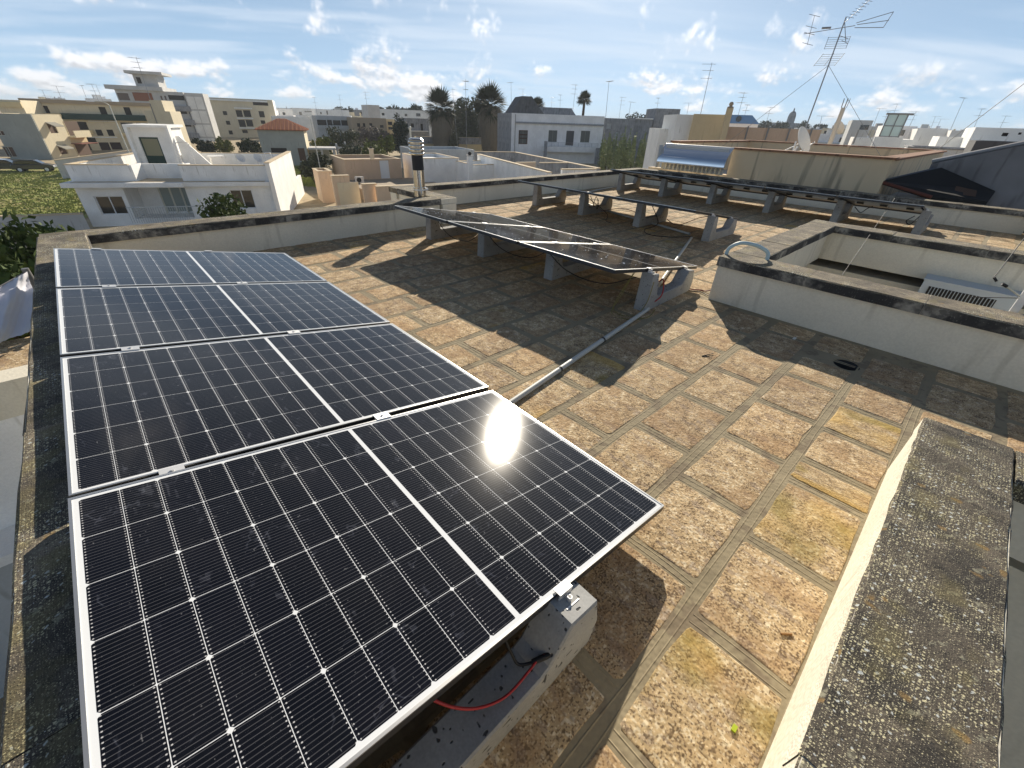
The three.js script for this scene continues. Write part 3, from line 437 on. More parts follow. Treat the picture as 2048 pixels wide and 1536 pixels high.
{ // antenna stay fixed on the well, at the right edge
  const t = thing('antenna_stay', 'stay wire with turnbuckle fixed to a steel angle on the light well', 'wire', [0, 0, 0]);
  part('angle_post', [bx(4.62, 4.665, 0.3, 0.72, 0.43, 0.437), bx(4.62, 4.627, 0.3, 0.72, 0.437, 0.475)], M.aluDull, t);
  part('turnbuckle', rod([4.63, 0.54, 0.43], [4.62, 0.59, 0.34], 0.006), flat('#c8c4b0', 0.5), t);
  part('knot', [rod([4.62, 0.59, 0.34], [4.61, 0.605, 0.31], 0.011), rod([4.60, 0.615, 0.275], [4.6, 0.64, 0.25], 0.008)], M.black, t);
  part('wire', [rod([4.6, 0.64, 0.25], [7.3, 0.95, 0.45], 0.0035, 0.0035, 5), rod([4.62, 0.53, 0.43], [4.7, 0.45, 0.2], 0.003, 0.003, 5)], M.black, t);
}
// long stay wire of the mast, crossing the well and the far rows
single('stay_wire', [rod([4.62, 0.43, -0.62], [29.84, 0.24, -3.10], 0.0022, 0.005, 5)], M.black, 'long thin stay wire rising from the light well wall towards the right', 'wire');
single('stay_wire', [rod([29.84, 0.24, -3.10], [24.00, 3.62, -0.43], 0.012, 0.012, 5)], M.rail, 'stay wire climbing out of the picture at the right edge', 'wire');
// small litter on the paving
single('twig', [rod([3.02, 0.008, -1.02], [3.12, 0.012, -0.98], 0.005, 0.003, 5), rod([3.05, 0.009, -1.005], [3.03, 0.012, -0.95], 0.003, 0.002, 5)], M.dark, 'small dark twig lying on a sunny paving stone', 'twig');
single('cigarette_end', rod([1.235, 0.009, 0.125], [1.262, 0.009, 0.152], 0.004, 0.004, 8), flat('#8f6a40', 0.9), 'brown cigarette end on a paving stone near the right parapet', 'litter');
single('plastic_chip', bx(0.83, 0.85, 0.004, 0.012, 0.12, 0.132), flat('#a8b92a', 0.5), 'yellow green plastic chip on the ochre stone in the foreground', 'litter');
single('plastic_chip', bx(3.93, 3.97, 0.004, 0.012, -0.66, -0.64), flat('#d8d8d4', 0.5), 'white plastic strip on shaded paving beside the light well wall', 'litter');
// dark bracket in the courtyard beyond the right parapet
single('wall_bracket', [rod([2.30, -0.62, 0.62], [2.1, -0.75, 0.66], 0.02), new THREE.SphereGeometry(0.045, 12, 8).translate(2.1, -0.72, 0.66), rod([2.1, -0.75, 0.66], [1.9, -0.95, 0.7], 0.012)], M.black, 'black bracket on the wall below the right foreground parapet', 'bracket');
{ // rain drops on the far panels of the middle row
  const r = rng(8), g = new THREE.SphereGeometry(0.006, 6, 4, 0, Math.PI * 2, 0, Math.PI / 2), m = new THREE.InstancedMesh(g, phys({ color: lin(0.9, 0.92, 0.95), roughness: 0.08, clearcoat: 1 }), 130), o = new THREE.Object3D();
  for (let k = 0; k < 130; k++) { const u = 0.1 + r() * 1.5, v = Math.pow(r(), 1.5) * 3.3, P = RB.C.clone().addScaledVector(RB.U, u).addScaledVector(RB.V, v).addScaledVector(RB.N, 0.0012), s = 0.5 + r() * 0.8; o.position.copy(P); o.scale.set(s, s * 0.5, s); o.updateMatrix(); m.setMatrixAt(k, o.matrix); }
  m.name = numbered('rain_drops'); tag(m, 'water drops scattered over the glass of the middle solar row', 'water', null, 'stuff'); scene.add(m);
}

// ================================================================ the ground and the town
{
  const g = new THREE.CircleGeometry(1600, 64).rotateX(-Math.PI / 2); const m = part(numbered('ground'), uvm(g, 0.08), std({ map: T.mortar, color: lin(1.4, 1.36, 1.3), roughness: 1 }), scene); m.position.y = G; tag(m, 'bare earth and asphalt at street level', 'ground', null, 'structure');
  const s = new THREE.Shape([[-18.6,-93.2],[-9.0,-45.1],[-3.1,-46.9],[0.2,-50.0],[1.5,-88.0],[-3.7,-91.9]].map(([x, z]) => new THREE.Vector2(x, -z)));
  const f = part(numbered('grass_field'), uvm(new THREE.ShapeGeometry(s).rotateX(-Math.PI / 2), 0.11), std({ map: T.grass, roughness: 1 }), scene); f.position.y = G + 0.02; tag(f, 'rough grassy plot beside the white house', 'field', null, 'structure');
}
// upright blades for grassy plots
function tufts(label, pts, n, h, seed, mats) {
  const r = rng(seed), V = [], poly = pts, xs = poly.map((q) => q[0]), zs = poly.map((q) => q[1]), inP = (x, z) => { let c = false; for (let i = 0, j = poly.length - 1; i < poly.length; j = i++) { const [a, b] = poly[i], [d, e] = poly[j]; if ((b > z) !== (e > z) && x < (d - a) * (z - b) / (e - b) + a) c = !c; } return c; };
  for (let k = 0; k < n;) { const x = mix(Math.min(...xs), Math.max(...xs), r()), z = mix(Math.min(...zs), Math.max(...zs), r()); if (!inP(x, z)) { k += 0.2; continue; } const s = 0.4 + 1.2 * fbm(x * 0.15, z * 0.15, 4096, 3, seed); for (let b = 0; b < 4; b++) { const a = r() * 6.283, w = 0.05 + 0.08 * r(), hh = h * s * (0.5 + r()), l = (r() - 0.5) * 0.5, ox = (r() - 0.5) * 0.5, oz = (r() - 0.5) * 0.5; V.push(x + ox - Math.cos(a) * w, 0, z + oz - Math.sin(a) * w, x + ox + Math.cos(a) * w, 0, z + oz + Math.sin(a) * w, x + ox + l * hh, hh, z + oz + l * hh); } k++; }
  const g = new THREE.BufferGeometry(); g.setAttribute('position', new THREE.Float32BufferAttribute(V, 3)); g.computeVertexNormals();
  const m = part(numbered('grass'), g, mats, scene); m.position.y = G; tag(m, label, 'grass', null, 'stuff');
}
tufts('dry and green grass blades on the plot by the white house', [[-10.52, -91.40],[-5.37, -46.69],[-3.18, -47.89],[0.09, -51.00],[0.91, -86.00]], 3600, 0.12, 71, std({ color: lin(0.28, 0.30, 0.09), roughness: 0.95, side: THREE.DoubleSide }));
tufts('green grass blades on the plot behind the pink patio', [[26.46, -81.83],[19.08, -58.99],[21.56, -55.99],[31.18, -82.29]], 1500, 0.25, 72, std({ color: lin(0.28, 0.31, 0.08), roughness: 0.95, side: THREE.DoubleSide }));

// ---------------------------------------------------------------- buildings
// a wall with real openings; local x along the wall, y up, outside towards +z
function openWall(L, y0, y1, rects, d = 0.24) {
  const s = new THREE.Shape([[0, y0], [L, y0], [L, y1], [0, y1]].map((q) => new THREE.Vector2(...q)));
  for (const [a, b, c, e] of rects) { const x0 = clamp(a, 0.06, L - 0.2), x1 = clamp(c, x0 + 0.1, L - 0.06), q0 = clamp(b, y0 + 0.02, y1 - 0.3), q1 = clamp(e, q0 + 0.1, y1 - 0.06); s.holes.push(new THREE.Path([[x0, q0], [x0, q1], [x1, q1], [x1, q0]].map((q) => new THREE.Vector2(...q)))); }
  const g = new THREE.ExtrudeGeometry(s, { depth: d, bevelEnabled: false }); g.translate(0, 0, -d); return uvm(g, 0.25);
}
const paneGeo = (q, z = -0.17) => bx(q[0] - 0.02, q[2] + 0.02, q[1] - 0.02, q[3] + 0.02, z - 0.03, z);
function windows(t, rects, mat = M.glassDark, name = 'window', z = -0.17, frame) { for (const q of rects) { const w = part(name, paneGeo(q, z), mat, t); if (frame) { const [a, b, c, d] = q, f = 0.06; part('frame', [bx(a, c, b, b + f, z, z + 0.05), bx(a, c, d - f, d, z, z + 0.05), bx(a, a + f, b + f, d - f, z, z + 0.05), bx(c - f, c, b + f, d - f, z, z + 0.05), bx((a + c) / 2 - f / 2, (a + c) / 2 + f / 2, b + f, d - f, z, z + 0.05)], frame, w); } } }
// a flat roofed house: front wall with openings, body behind it, low parapet round the roof
function house(name, label, { o, th, L, y1, y0 = G, D = 9, mat = M.white, wins = [], doors = [], wmat = M.glassDark, dmat = M.dark, sideWins, para = 0.6, cat = 'building', group, ledges = [], frame, sideMat, cope }) {
  const t = thing(name, label, cat, [o[0], 0, o[1]], -th, group);
  part('wall', openWall(L, y0, y1, [...wins, ...doors]), mat, t);
  part('body', [bx(0, L - (sideWins ? 0.25 : 0), y0, y1 - para, -D, -0.245, 0.25)], sideMat ?? mat, t);
  if (sideWins) { const w = openWall(D - 0.25, y0, y1, sideWins); const m = part('side_wall', w, sideMat ?? mat, t); m.rotation.y = Math.PI / 2; m.position.set(L, 0, -0.245); for (const q of sideWins) { const p2 = part('window', paneGeo(q), wmat, t); p2.rotation.y = Math.PI / 2; p2.position.set(L, 0, -0.245); } }
  part('parapet', [bx(0, L, y1 - para, y1, -D, -D + 0.22, 0.25), bx(0, 0.22, y1 - para, y1, -D + 0.225, -0.245, 0.25), ...(sideWins ? [] : [bx(L - 0.22, L, y1 - para, y1, -D + 0.225, -0.245, 0.25)])], sideMat ?? mat, t);
  if (cope) part('coping', [bx(-0.05, L + 0.05, y1, y1 + 0.06, -0.3, 0.06, 0.3), bx(-0.05, L + 0.05, y1, y1 + 0.06, -D - 0.05, -D + 0.28, 0.3), bx(-0.05, 0.26, y1 + 0.002, y1 + 0.058, -D + 0.29, -0.31, 0.3), bx(L - 0.26, L + 0.05, y1 + 0.002, y1 + 0.058, -D + 0.29, -0.31, 0.3)], cope, t);
  windows(t, wins, wmat, 'window', -0.17, frame); windows(t, doors, dmat, 'door', -0.12);
  for (const [a, b, c, d, z = 0.12, m = mat, nm = 'ledge'] of ledges) part(nm, bx(a, c, b, d, 0.003, z, 0.25), m, t);
  return t;
}
function slabThing(name, label, cat, geo, mat, group) { return single(name, geo, mat, label, cat, group); }
// a free standing wall between two points of its top
function wallBetween(label, A, B, h, w, mat, capMat, { name = 'garden_wall', cat = 'wall', group } = {}) {
  const L = Math.hypot(B[0] - A[0], B[2] - A[2]), t = thing(name, label, cat, [A[0], 0, A[2]], -Math.atan2(B[2] - A[2], B[0] - A[0]), group);
  const s = prism([[0, A[1] - h], [L, B[1] - h], [L, B[1]], [0, A[1]]], -w / 2, w / 2); part('wall', uvm(s, 0.3), mat, t);
  if (capMat) part('coping', uvm(prism([[-0.03, A[1] + 0.002], [L + 0.03, B[1] + 0.002], [L + 0.03, B[1] + 0.07], [-0.03, A[1] + 0.07]], -w / 2 - 0.05, w / 2 + 0.05), 0.3), capMat, t);
  return t;
}
const C = { lilac: tinted(T.white, 0.94, 0.93, 0.95), greyWhite: tinted(T.white, 0.9, 0.9, 0.89), cream: tinted(T.plaster, 0.92, 0.87, 0.76), yellow: tinted(T.plaster, 0.92, 0.8, 0.56), pink: tinted(T.plaster, 0.92, 0.76, 0.66), brownish: tinted(T.plaster, 0.5, 0.43, 0.37), bluegrey: tinted(T.white, 0.5, 0.53, 0.56), grey: tinted(T.old, 0.8, 0.8, 0.82), greengrey: tinted(T.white, 0.4, 0.42, 0.39), beige: tinted(T.plaster, 0.78, 0.75, 0.68), warm: tinted(T.plaster, 0.78, 0.68, 0.52), white: M.white, concrete: tinted(T.white, 0.6, 0.6, 0.6), coping: tinted(T.plaster, 0.78, 0.68, 0.56), terracotta: flat('#7c4a3a', 0.9) };

{ // white villa
  
  const L = 12.78, t = thing('white_villa', 'white villa with roof terrace, stair tower and recessed porch beyond the rear parapet', 'house', [-0.66, 0, -45.00], -0.4538);
  const top = -2.1, led = -3.16;
  const win = [[0.88, -5.38, 2.59, -4.11], [9.67, -5.14, 11.23, -3.77]], porch = [[2.85, -5.27, 6.77, -3.58]][0], porchDeep = 2.2; porch[1] = G + 0.5;
  part('wall', openWall(L, G, led - 0.3, [...win, porch], 0.3), C.white, t);
  part('body', [bx(0, porch[0], G, led - 0.3, -12, -0.305, 0.3), bx(porch[2], L, G, led - 0.3, -12, -0.305, 0.3), bx(porch[0], porch[2], G, led - 0.3, -12, -porchDeep, 0.3), bx(porch[0], porch[2], G, porch[1] - 0.05, -porchDeep, -0.305, 0.3)], C.white, t);
  windows(t, win, M.glassDark, 'window', -0.16, flat('#dfe1e2', 0.6));
  const dw = 0.62; for (let k = 0; k < 3; k++) { const a = porch[2] - 0.25 - (3 - k) * (dw + 0.12); const d = part('glass_door', bx(a, a + dw, porch[1] + 0.1, porch[3] - 0.15, -porchDeep + 0.002, -porchDeep + 0.05), flat('#8f9a96', 0.35), t); part('frame', [bx(a - 0.1, a, porch[1], porch[3] - 0.08, -porchDeep + 0.003, -porchDeep + 0.1), bx(a + dw, a + dw + 0.02, porch[1], porch[3] - 0.08, -porchDeep + 0.003, -porchDeep + 0.1)], flat('#cfcdbf', 0.6), d); }
  part('roof_slab', [bx(-0.35, porch[2] + 0.2, led - 0.295, led, -12, 0.75, 0.3), bx(porch[2] + 0.2, L - 0.05, led - 0.295, led - 0.002, -12, 0.45, 0.3)], C.white, t);
  part('roof_paving', [bx(0.1, L - 0.4, led + 0.003, led + 0.012, -11.6, 0.4, 0.3)], C.coping, t);
  const a1 = 3.68, a2 = 6.81;
  part('terrace_parapet', [bx(0, a1, led, top, -0.35, -0.15, 0.3), bx(a1, a1 + 0.2, led, top, -1.9, -0.15, 0.3), bx(a1 + 0.2, a2, led, top - 0.05, -2.1, -1.9, 0.3), bx(a2, a2 + 0.2, led, top, -2.1, -0.15, 0.3), bx(a2 + 0.2, L - 0.02, led, top, -0.35, -0.15, 0.3), bx(0, 0.2, led, top, -12, -0.36, 0.3), bx(0, L, led, top, -12.2, -12, 0.3)], C.white, t);
  part('parapet_coping', [bx(-0.04, a1 + 0.02, top + 0.003, top + 0.06, -0.4, -0.1, 0.3), bx(a2, L, top + 0.003, top + 0.06, -0.4, -0.1, 0.3), bx(-0.04, 0.25, top + 0.003, top + 0.06, -12, -0.41, 0.3), bx(-0.04, L, top + 0.003, top + 0.06, -12.25, -12.0, 0.3)], C.coping, t);
  part('side_wall', [bx(L, L + 0.3, G, top + 0.25, -11.5, 0.6, 0.3), bx(L, L + 0.3, G, top - 2.2, -15, -11.505, 0.3)], C.white, t);
  part('side_coping', [bx(L - 0.04, L + 0.34, top + 0.253, top + 0.31, -11.55, 0.65, 0.3)], C.coping, t);
  part('porch_rail', [bx(porch[0], porch[2] + 0.6, porch[1] + 0.88, porch[1] + 0.93, 0.65, 0.7), ...Array.from({ length: 26 }, (_, k) => bx(porch[0] + k * 0.15, porch[0] + 0.025 + k * 0.15, porch[1] - 0.2, porch[1] + 0.88, 0.66, 0.69))], flat('#c5c8c8', 0.5), t);
  // stair tower on the roof
  
  const u0 = 1.72, w0 = -7.87, tw = 2.68, ty = 0.03;
  const door = [[0.34, -2.31, 1.75, -0.67]][0];
  const tf = part('tower_wall', openWall(tw, led, ty, [[door[0], led + 0.05, door[2], door[3]]], 0.25), C.white, t); tf.position.set(u0, 0, w0);
  part('tower_body', bx(u0, u0 + tw, led, ty - 0.05, w0 - 3.2, w0 - 0.255, 0.3), C.white, t);
  part('tower_roof', [bx(u0 - 0.25, u0 + tw + 0.2, ty + 0.003, ty + 0.2, w0 - 3.4, w0 + 0.5, 0.3)], C.white, t);
  for (const [a, b] of [[u0 - 0.25, u0], [u0 + tw, u0 + tw + 0.2]]) part('tower_fin', bx(a, b, led, ty, w0 - 0.2, w0 + 0.5, 0.3), C.white, t);
  const dr = part('door', bx(u0 + door[0], u0 + door[2], led + 0.05, door[3], w0 - 0.2, w0 - 0.14), M.darkGreen, t); dr.userData.label = 'dark green door of the stair tower'; part('pane', bx(u0 + door[0] + 0.12, u0 + door[2] - 0.12, led + 1.1, door[3] - 0.12, w0 - 0.139, w0 - 0.13), flat('#7e7c62', 0.4), dr);
  part('stair_side', [uvm(prism([[0, led], [2.4, led], [0.3, ty - 0.6], [0, ty - 0.6]], 0, 0.22).translate(u0 + tw + 0.25, 0, w0 - 0.6), 0.3)], C.white, t);
}
// satellite dishes, pipes and a bench on the villa roof
function dish(label, [x, y, z], r, turn, mast, group) { const t = thing('satellite_dish', label, 'satellite dish', [x, y, z], turn, group); part('mast', rod([0, 0, -r * 0.3], [0, mast, -r * 0.3], r * 0.08), M.aluDull, t); const pts = []; for (let k = 0; k <= 8; k++) { const q = k / 8; pts.push(new THREE.Vector2(Math.max(0.001, q * r), q * q * r * 0.28)); } const g = new THREE.LatheGeometry(pts, 24); g.rotateX(Math.PI / 2 - 0.5); g.translate(0, mast, 0); part('reflector', g, std({ color: lin(0.72, 0.72, 0.7), roughness: 0.5, side: THREE.DoubleSide }), t); part('feed_arm', rod([0, mast - r * 0.8, r * 0.1], [0, mast, r * 1.1], r * 0.04), M.aluDull, t); return t; }
{
  const led = -3.16 + 0.01;
  [[[7.26, -50.48], 'left of the two small dishes by the villa stair tower'], [[8.36, -52.34], 'right of the two small dishes by the villa stair tower'], [[11.75, -50.65], 'left small dish at the right end of the villa roof'], [[13.17, -50.30], 'right small dish at the right end of the villa roof']].forEach(([q, l]) => dish(l, [q[0], led, q[1]], 0.4, 0.3, 0.75, 'dishes on the villa roof'));
  [[[6.58, -47.55], 'thin steel hoop on the villa roof beside the stair tower'], [[13.04, -47.23], 'thin steel hoop at the right end of the villa roof']].forEach(([q, l], k) => single('steel_hoop', tube([[0, 0, 0], [0, 1.3 + 0.8 * (1 - k), 0], [0.02, 1.4 + 0.8 * (1 - k), 0], [0.9 - k * 0.4, 1.4 + 0.8 * (1 - k), 0], [0.92 - k * 0.4, 1.3 + 0.8 * (1 - k), 0], [0.92 - k * 0.4, 0, 0]], 0.03, 40, 5), M.aluDull, l, 'hoop', 'steel hoops on the villa roof', [q[0], led, q[1]]));
  single('roof_block', [bx(-0.5, 0.5, 0, 0.9, -0.4, 0.4, 0.3), bx(-0.6, 0.6, 0.903, 0.98, -0.5, 0.5, 0.3)], C.white, 'white block standing on the villa roof terrace', 'chimney', null, [9.85, led, -51.06]);
}
// lamp posts by the street
function lampPost(label, [x, z], h, lean) { const t = thing('street_lamp', label, 'street lamp', [x, G, z], 0, 'street lamps'); part('pole', rod([0, 0, 0], [lean, h, 0], 0.07, 0.045, 8), M.greyPipe, t); part('arm', tube([[lean, h, 0], [lean - 0.3, h + 0.25, 0.1], [lean - 1.1, h + 0.3, 0.3]], 0.035, 12, 6), M.greyPipe, t); part('lamp_head', bx(lean - 1.6, lean - 1.0, h + 0.24, h + 0.34, 0.2, 0.42), M.aluDull, t); return t; }
lampPost('tall grey street lamp behind the white villa', [4.43, -61.84], 7.7, -0.05);
lampPost('tall grey street lamp beside the tile roofed house', [21.91, -58.00], 7.07, 0);


{ const t = house('corner_house', 'two storey house with a blank grey green side and a cream front, left edge', { o: [-7.23, -109.76], th: 0.6109, L: 5.88, y1: -0.02, D: 6.01, mat: C.greengrey, sideMat: C.cream, wins: [[-0.13, -2.98, 0.94, -2.32], [-0.48, -5.94, 1.03, -4.49]], frame: flat('#cfc8b4', 0.7), sideWins: [[2.0, -2.6, 3.6, -1.2], [5.5, -3.0, 9.0, -1.0], [2.0, -5.6, 3.6, -4.4], [5.5, -6.0, 9.2, -4.3]], wmat: M.brown }); const L = 5.88, aw = flat('#8d8a80', 0.9); for (const y of [-1.05, -4.25]) part('awning', uvm(prism([[0, 0], [1.1, -0.5], [1.1, -0.62], [0, -0.1]], 0, 2.0).translate(L + 0.002, y, -4.1)), aw, t); part('balcony', [bx(L + 0.002, L + 1.1, -3.3, -3.1, -9.4, -5.6, 0.3), bx(L + 1.0, L + 1.1, -3.1, -2.3, -9.4, -5.6, 0.3)], C.cream, t); part('ochre_band', bx(L + 0.003, L + 0.12, -4.1, -3.35, -9.4, -5.6, 0.3), C.yellow, t); part('canopy', bx(L + 0.002, L + 1.6, -4.25, -4.15, -9.6, -5.4, 0.3), C.terracotta, t); }

house('corner_house', 'set back upper storey with an ochre band behind the cream corner house', { o: [-6.22, -121.84], th: 0.3491, L: 3.26, y1: 1.80, D: 9, mat: C.cream, wins: [], ledges: [[0, 0.70, 3.26, 1.50, 0.3, C.yellow, 'ochre_band']] });

house('terraced_house', 'long cream apartment row with green awning and two pointed arch windows', { o: [-3.33, -127.96], th: 0.1745, L: 19.43, y1: 1.94, D: 12, mat: C.cream, wmat: M.dark, wins: [[1.91, -0.08, 3.32, 1.08], [10.61, -0.05, 11.65, 1.2], [14.45, -0.02, 15.46, 1.3], [6.28, -2.66, 7.8, -1.36], [13.01, -3.06, 14.97, -1.33], [15.54, -2.0, 17.46, -1.34], [5.86, -5.06, 8.13, -3.97], [8.66, -3.66, 9.63, -2.62], [10.38, -3.69, 11.36, -2.59]], dmat: flat('#33241f', 0.8), doors: [[5.78, -6.58, 6.88, -5.06], [8.32, -6.31, 9.84, -4.8], [10.03, -6.09, 11.73, -4.79], [13.24, -5.84, 14.12, -4.09]], ledges: [...[[4.74, -0.98, 17.46, -0.0]].map((q) => [...q, 1.1, M.darkGreen, 'awning']), ...[[-0.06, 1.55, 19.4, 2.15]].map((q) => [...q, 0.5, C.brownish, 'roof_fascia']), ...[[6.03, -3.31, 8.36, -2.68], [12.65, -3.66, 14.77, -3.09], [0.3, -0.54, 4.9, -0.1]].map((q) => [...q, 1.2, C.yellow, 'balcony']), ...[[8.24, -1.25, 12.5, -1.12], [7.18, -3.99, 11.62, -3.82]].map((q) => [...q, 0.15, C.white, 'cornice'])] });

{ const t = thing('unfinished_house', 'stepped blank beige wall rising in front of the tall apartment block', 'building', [10.26, 0, -91.43], -0.42); const L = 2.68, y = 1.01; part('lower_wall', bx(0, L * 0.42, G, y, -5, 0, 0.25), C.beige, t); part('upper_wall', [bx(L * 0.42, L, G, y + 1.35, -5, 0.15, 0.25), bx(L, L * 1.22, G, y, -5, 0.148, 0.25)], C.beige, t); part('downpipe', rod([L * 0.42, G, 0.2], [L * 0.42, y + 0.9, 0.2], 0.06), M.rail, t); }
{ // tall block with lattice screen
  
  const t = house('tall_apartment_block', 'tallest apartment block, with grey balconies and a pale lattice screen wall', { o: [13.93, -164.41], th: 0.3840, L: 14.76, y1: 5.05, D: 13, mat: C.concrete, wins: [[0.21, 2.76, 2.56, 4.28], [9.39, 3.09, 9.78, 4.06], [10.27, 3.13, 10.67, 4.1], [10.26, -0.01, 10.96, 1.0], [10.29, -2.83, 10.9, -1.8]], wmat: flat('#6d625a', 0.9), doors: [[11.18, 3.23, 14.78, 4.3], [11.3, 0.16, 14.24, 1.17], [11.34, -2.78, 14.22, -1.54]], dmat: M.dark });
  const L = 14.76, y = 5.05;
  part('roof_slab', bx(-1.6, L * 0.72, y + 0.01, y + 0.9, -13, 0.8, 0.25), C.concrete, t);
  part('brick_panel', bx(L * 0.24, L * 0.52, y - 2.3, y - 0.5, 0.003, 0.1, 0.3), flat('#8a5a44', 0.9), t);
  part('penthouse', bx(L * 0.32, L * 0.66, y + 0.9, y + 3.5, -8, -1, 0.25), C.concrete, t); part('penthouse_roof', bx(L * 0.24, L * 0.78, y + 3.5, y + 4.1, -9, 0.4, 0.25), C.concrete, t);
  part('penthouse_window', bx(L * 0.36, L * 0.42, y + 1.5, y + 2.8, -0.999, -0.93), M.dark, t);
  for (let k = 0; k < 4; k++) part('balcony', [bx(L * 0.76, L * 1.06, y - 4.3 - k * 3.1, y - 3.1 - k * 3.1, 0.01, 1.4, 0.25)], C.grey, t);
  const w = 3.78, s = new THREE.Group();
  part('lattice_frame', [bx(L + 0.4, L + 0.9 + w, G, y - 0.1, -6, 1.0, 0.25)], C.concrete, t);
  for (let i = 0; i < 2; i++) for (let k = 0; k < 4; k++) part('lattice_panel', bx(L + 0.65 + i * w * 0.5, L + 0.5 + (i + 1) * w * 0.5, y - 3.7 - k * 3.2, y - 0.9 - k * 3.2, 1.003, 1.06, 0.25), C.greyWhite, t);
}

house('apartment_block', 'four storey beige apartment block with dark loggias right of the tall block', { o: [36.95, -181.27], th: 0.3491, L: 18.92, y1: 4.61, D: 14, mat: C.beige, sideMat: C.white, wmat: M.dark, wins: [[3.79, -0.02, 4.91, 1.06], [3.87, -2.66, 5.0, -1.56], [3.83, -5.37, 4.96, -4.25], [7.49, -0.38, 9.25, 1.44], [9.63, -0.31, 11.67, 1.51], [7.46, -3.18, 9.37, -1.21], [9.65, -3.01, 11.58, -1.15], [7.83, -4.92, 9.38, -4.04], [14.07, -0.31, 15.63, 1.41], [14.0, -2.17, 15.31, -1.17], [13.05, 2.98, 17.43, 3.95], [-0.66, -0.39, 0.43, 1.5], [-0.42, -3.01, 0.68, -1.32]], ledges: [...[[-0.25, 3.86, 17.4, 4.26], [7.4, 1.84, 12.45, 2.2], [7.36, -0.92, 12.08, -0.57], [7.35, -3.63, 11.73, -3.28]].map((q) => [...q, 0.9, C.greyWhite, 'balcony_slab'])] });
{ // red tiled house
  
  const t = house('tile_roofed_house', 'grey brick house with an orange hipped tile roof', { o: [22.69, -82.95], th: 0.4189, L: 6.67, y1: -1.02, D: 7, mat: C.greengrey, para: 0.02, wins: [[1.3, -4.13, 3.62, -3.48]], doors: [[5.25, -5.33, 6.25, -3.47]], dmat: M.brown, wmat: M.dark, sideMat: C.cream });
  const L = 6.67, y = -1.02, ov = 0.45, hgt = 1.5, x0 = -ov, x1 = L + ov, z0 = -7 - ov, z1 = ov, rx0 = L * 0.42, rx1 = L * 0.6, rz = -3.5;
  const tileM = [flat('#a5623f', 0.9), flat('#96553a', 0.9), flat('#b26f48', 0.9)], under = flat('#7a4a35', 0.9);
  const hip = (P) => { const g = new THREE.BufferGeometry(); g.setAttribute('position', new THREE.Float32BufferAttribute(P.flat(), 3)); g.computeVertexNormals(); return uvm(g); };
  const roof = part('roof', [hip([[x0, y, z1], [x1, y, z1], [rx1, y + hgt, rz], [x0, y, z1], [rx1, y + hgt, rz], [rx0, y + hgt, rz]]), hip([[x1, y, z1], [x1, y, z0], [rx1, y + hgt, rz]]), hip([[x1, y, z0], [x0, y, z0], [rx0, y + hgt, rz], [x1, y, z0], [rx0, y + hgt, rz], [rx1, y + hgt, rz]]), hip([[x0, y, z0], [x0, y, z1], [rx0, y + hgt, rz]]), hip([[x0, y, z0], [x1, y, z1], [x0, y, z1], [x0, y, z0], [x1, y, z0], [x1, y, z1]])], under, t);
  // tile courses: half round runs from eave to ridge on the two seen slopes
  const n = 40; for (let k = 0; k < n; k++) { const x = mix(x0, x1, (k + 0.5) / n), f = x < rx0 ? (x - x0) / (rx0 - x0) : x > rx1 ? (x1 - x) / (x1 - rx1) : 1; if (f < 0.05) continue; part('tile_course', rod([x, y + 0.05, z1 + 0.03], [x, y + 0.05 + hgt * f, mix(z1, rz, f)], 0.075, 0.06, 6), tileM[k % 3], roof); }
  for (let k = 0; k < 30; k++) { const z = mix(z1, z0, (k + 0.5) / 30), f = z > rz ? (z1 - z) / (z1 - rz) : (z - z0) / (rz - z0); if (f < 0.05) continue; part('tile_course', rod([x1 + 0.03, y + 0.05, z], [mix(x1, rx1, f), y + 0.05 + hgt * f, z], 0.075, 0.06, 6), tileM[(k + 1) % 3], roof); }
  part('porch_slab', bx(L + 0.2, L + 4.4, y - 2.6, y - 2.35, -4, 0.6, 0.3), C.concrete, t); for (const [x, z] of [[L + 4.1, 0.3], [L + 4.1, -3.6], [L + 2.2, 0.3]]) part('porch_column', bx(x - 0.15, x + 0.15, G, y - 2.6, z - 0.15, z + 0.15, 0.3), C.concrete, t);
  part('porch_wall', bx(L + 0.01, L + 3.2, G, y - 2.62, -3.6, -3.3, 0.3), C.greengrey, t); part('stair_frame', [bx(L + 4.5, L + 4.8, G, y - 1.7, -0.2, 0.1, 0.3), bx(L + 4.5, L + 6.2, y - 2.5, y - 2.2, -0.2, 0.1, 0.3), bx(L + 5.9, L + 6.2, G, y - 1.4, -0.2, 0.1, 0.3)], C.concrete, t);
}

house('town_house', 'small white house with two dark windows above the tile roof', { o: [62.57, -205.69], th: 0.2443, L: 8.24, y1: 2.51, wins: [[1.67, 0.07, 2.7, 1.15], [4.39, 0.15, 5.34, 1.24]], mat: C.white });
house('town_house', 'low white house further back right of the four storey block', { o: [75.35, -217.31], th: 0.2443, L: 8.67, y1: 2.97, mat: C.greyWhite, wins: [[2.28, 0.32, 3.33, 1.59], [4.54, 1.63, 8.07, 2.01]] });
house('town_house', 'long plain lilac grey wall behind the tile roof', { o: [49.88, -162.52], th: 0.2443, L: 12.48, y1: 0.27, mat: C.greyWhite, wins: [] });
house('town_house', 'blue grey house with four dark loggia openings', { o: [54.46, -139.76], th: 0.2443, L: 9.51, y1: 0.86, mat: C.bluegrey, wmat: M.dark, wins: [[0.05, -1.49, 2.53, -0.16], [2.77, -1.44, 4.09, -0.11], [4.32, -1.4, 6.39, -0.16], [6.63, -1.41, 8.85, -0.1]], ledges: [...[[-0.06, -2.24, 8.87, -1.46]].map((q) => [...q, 0.6, C.bluegrey, 'balcony'])] });
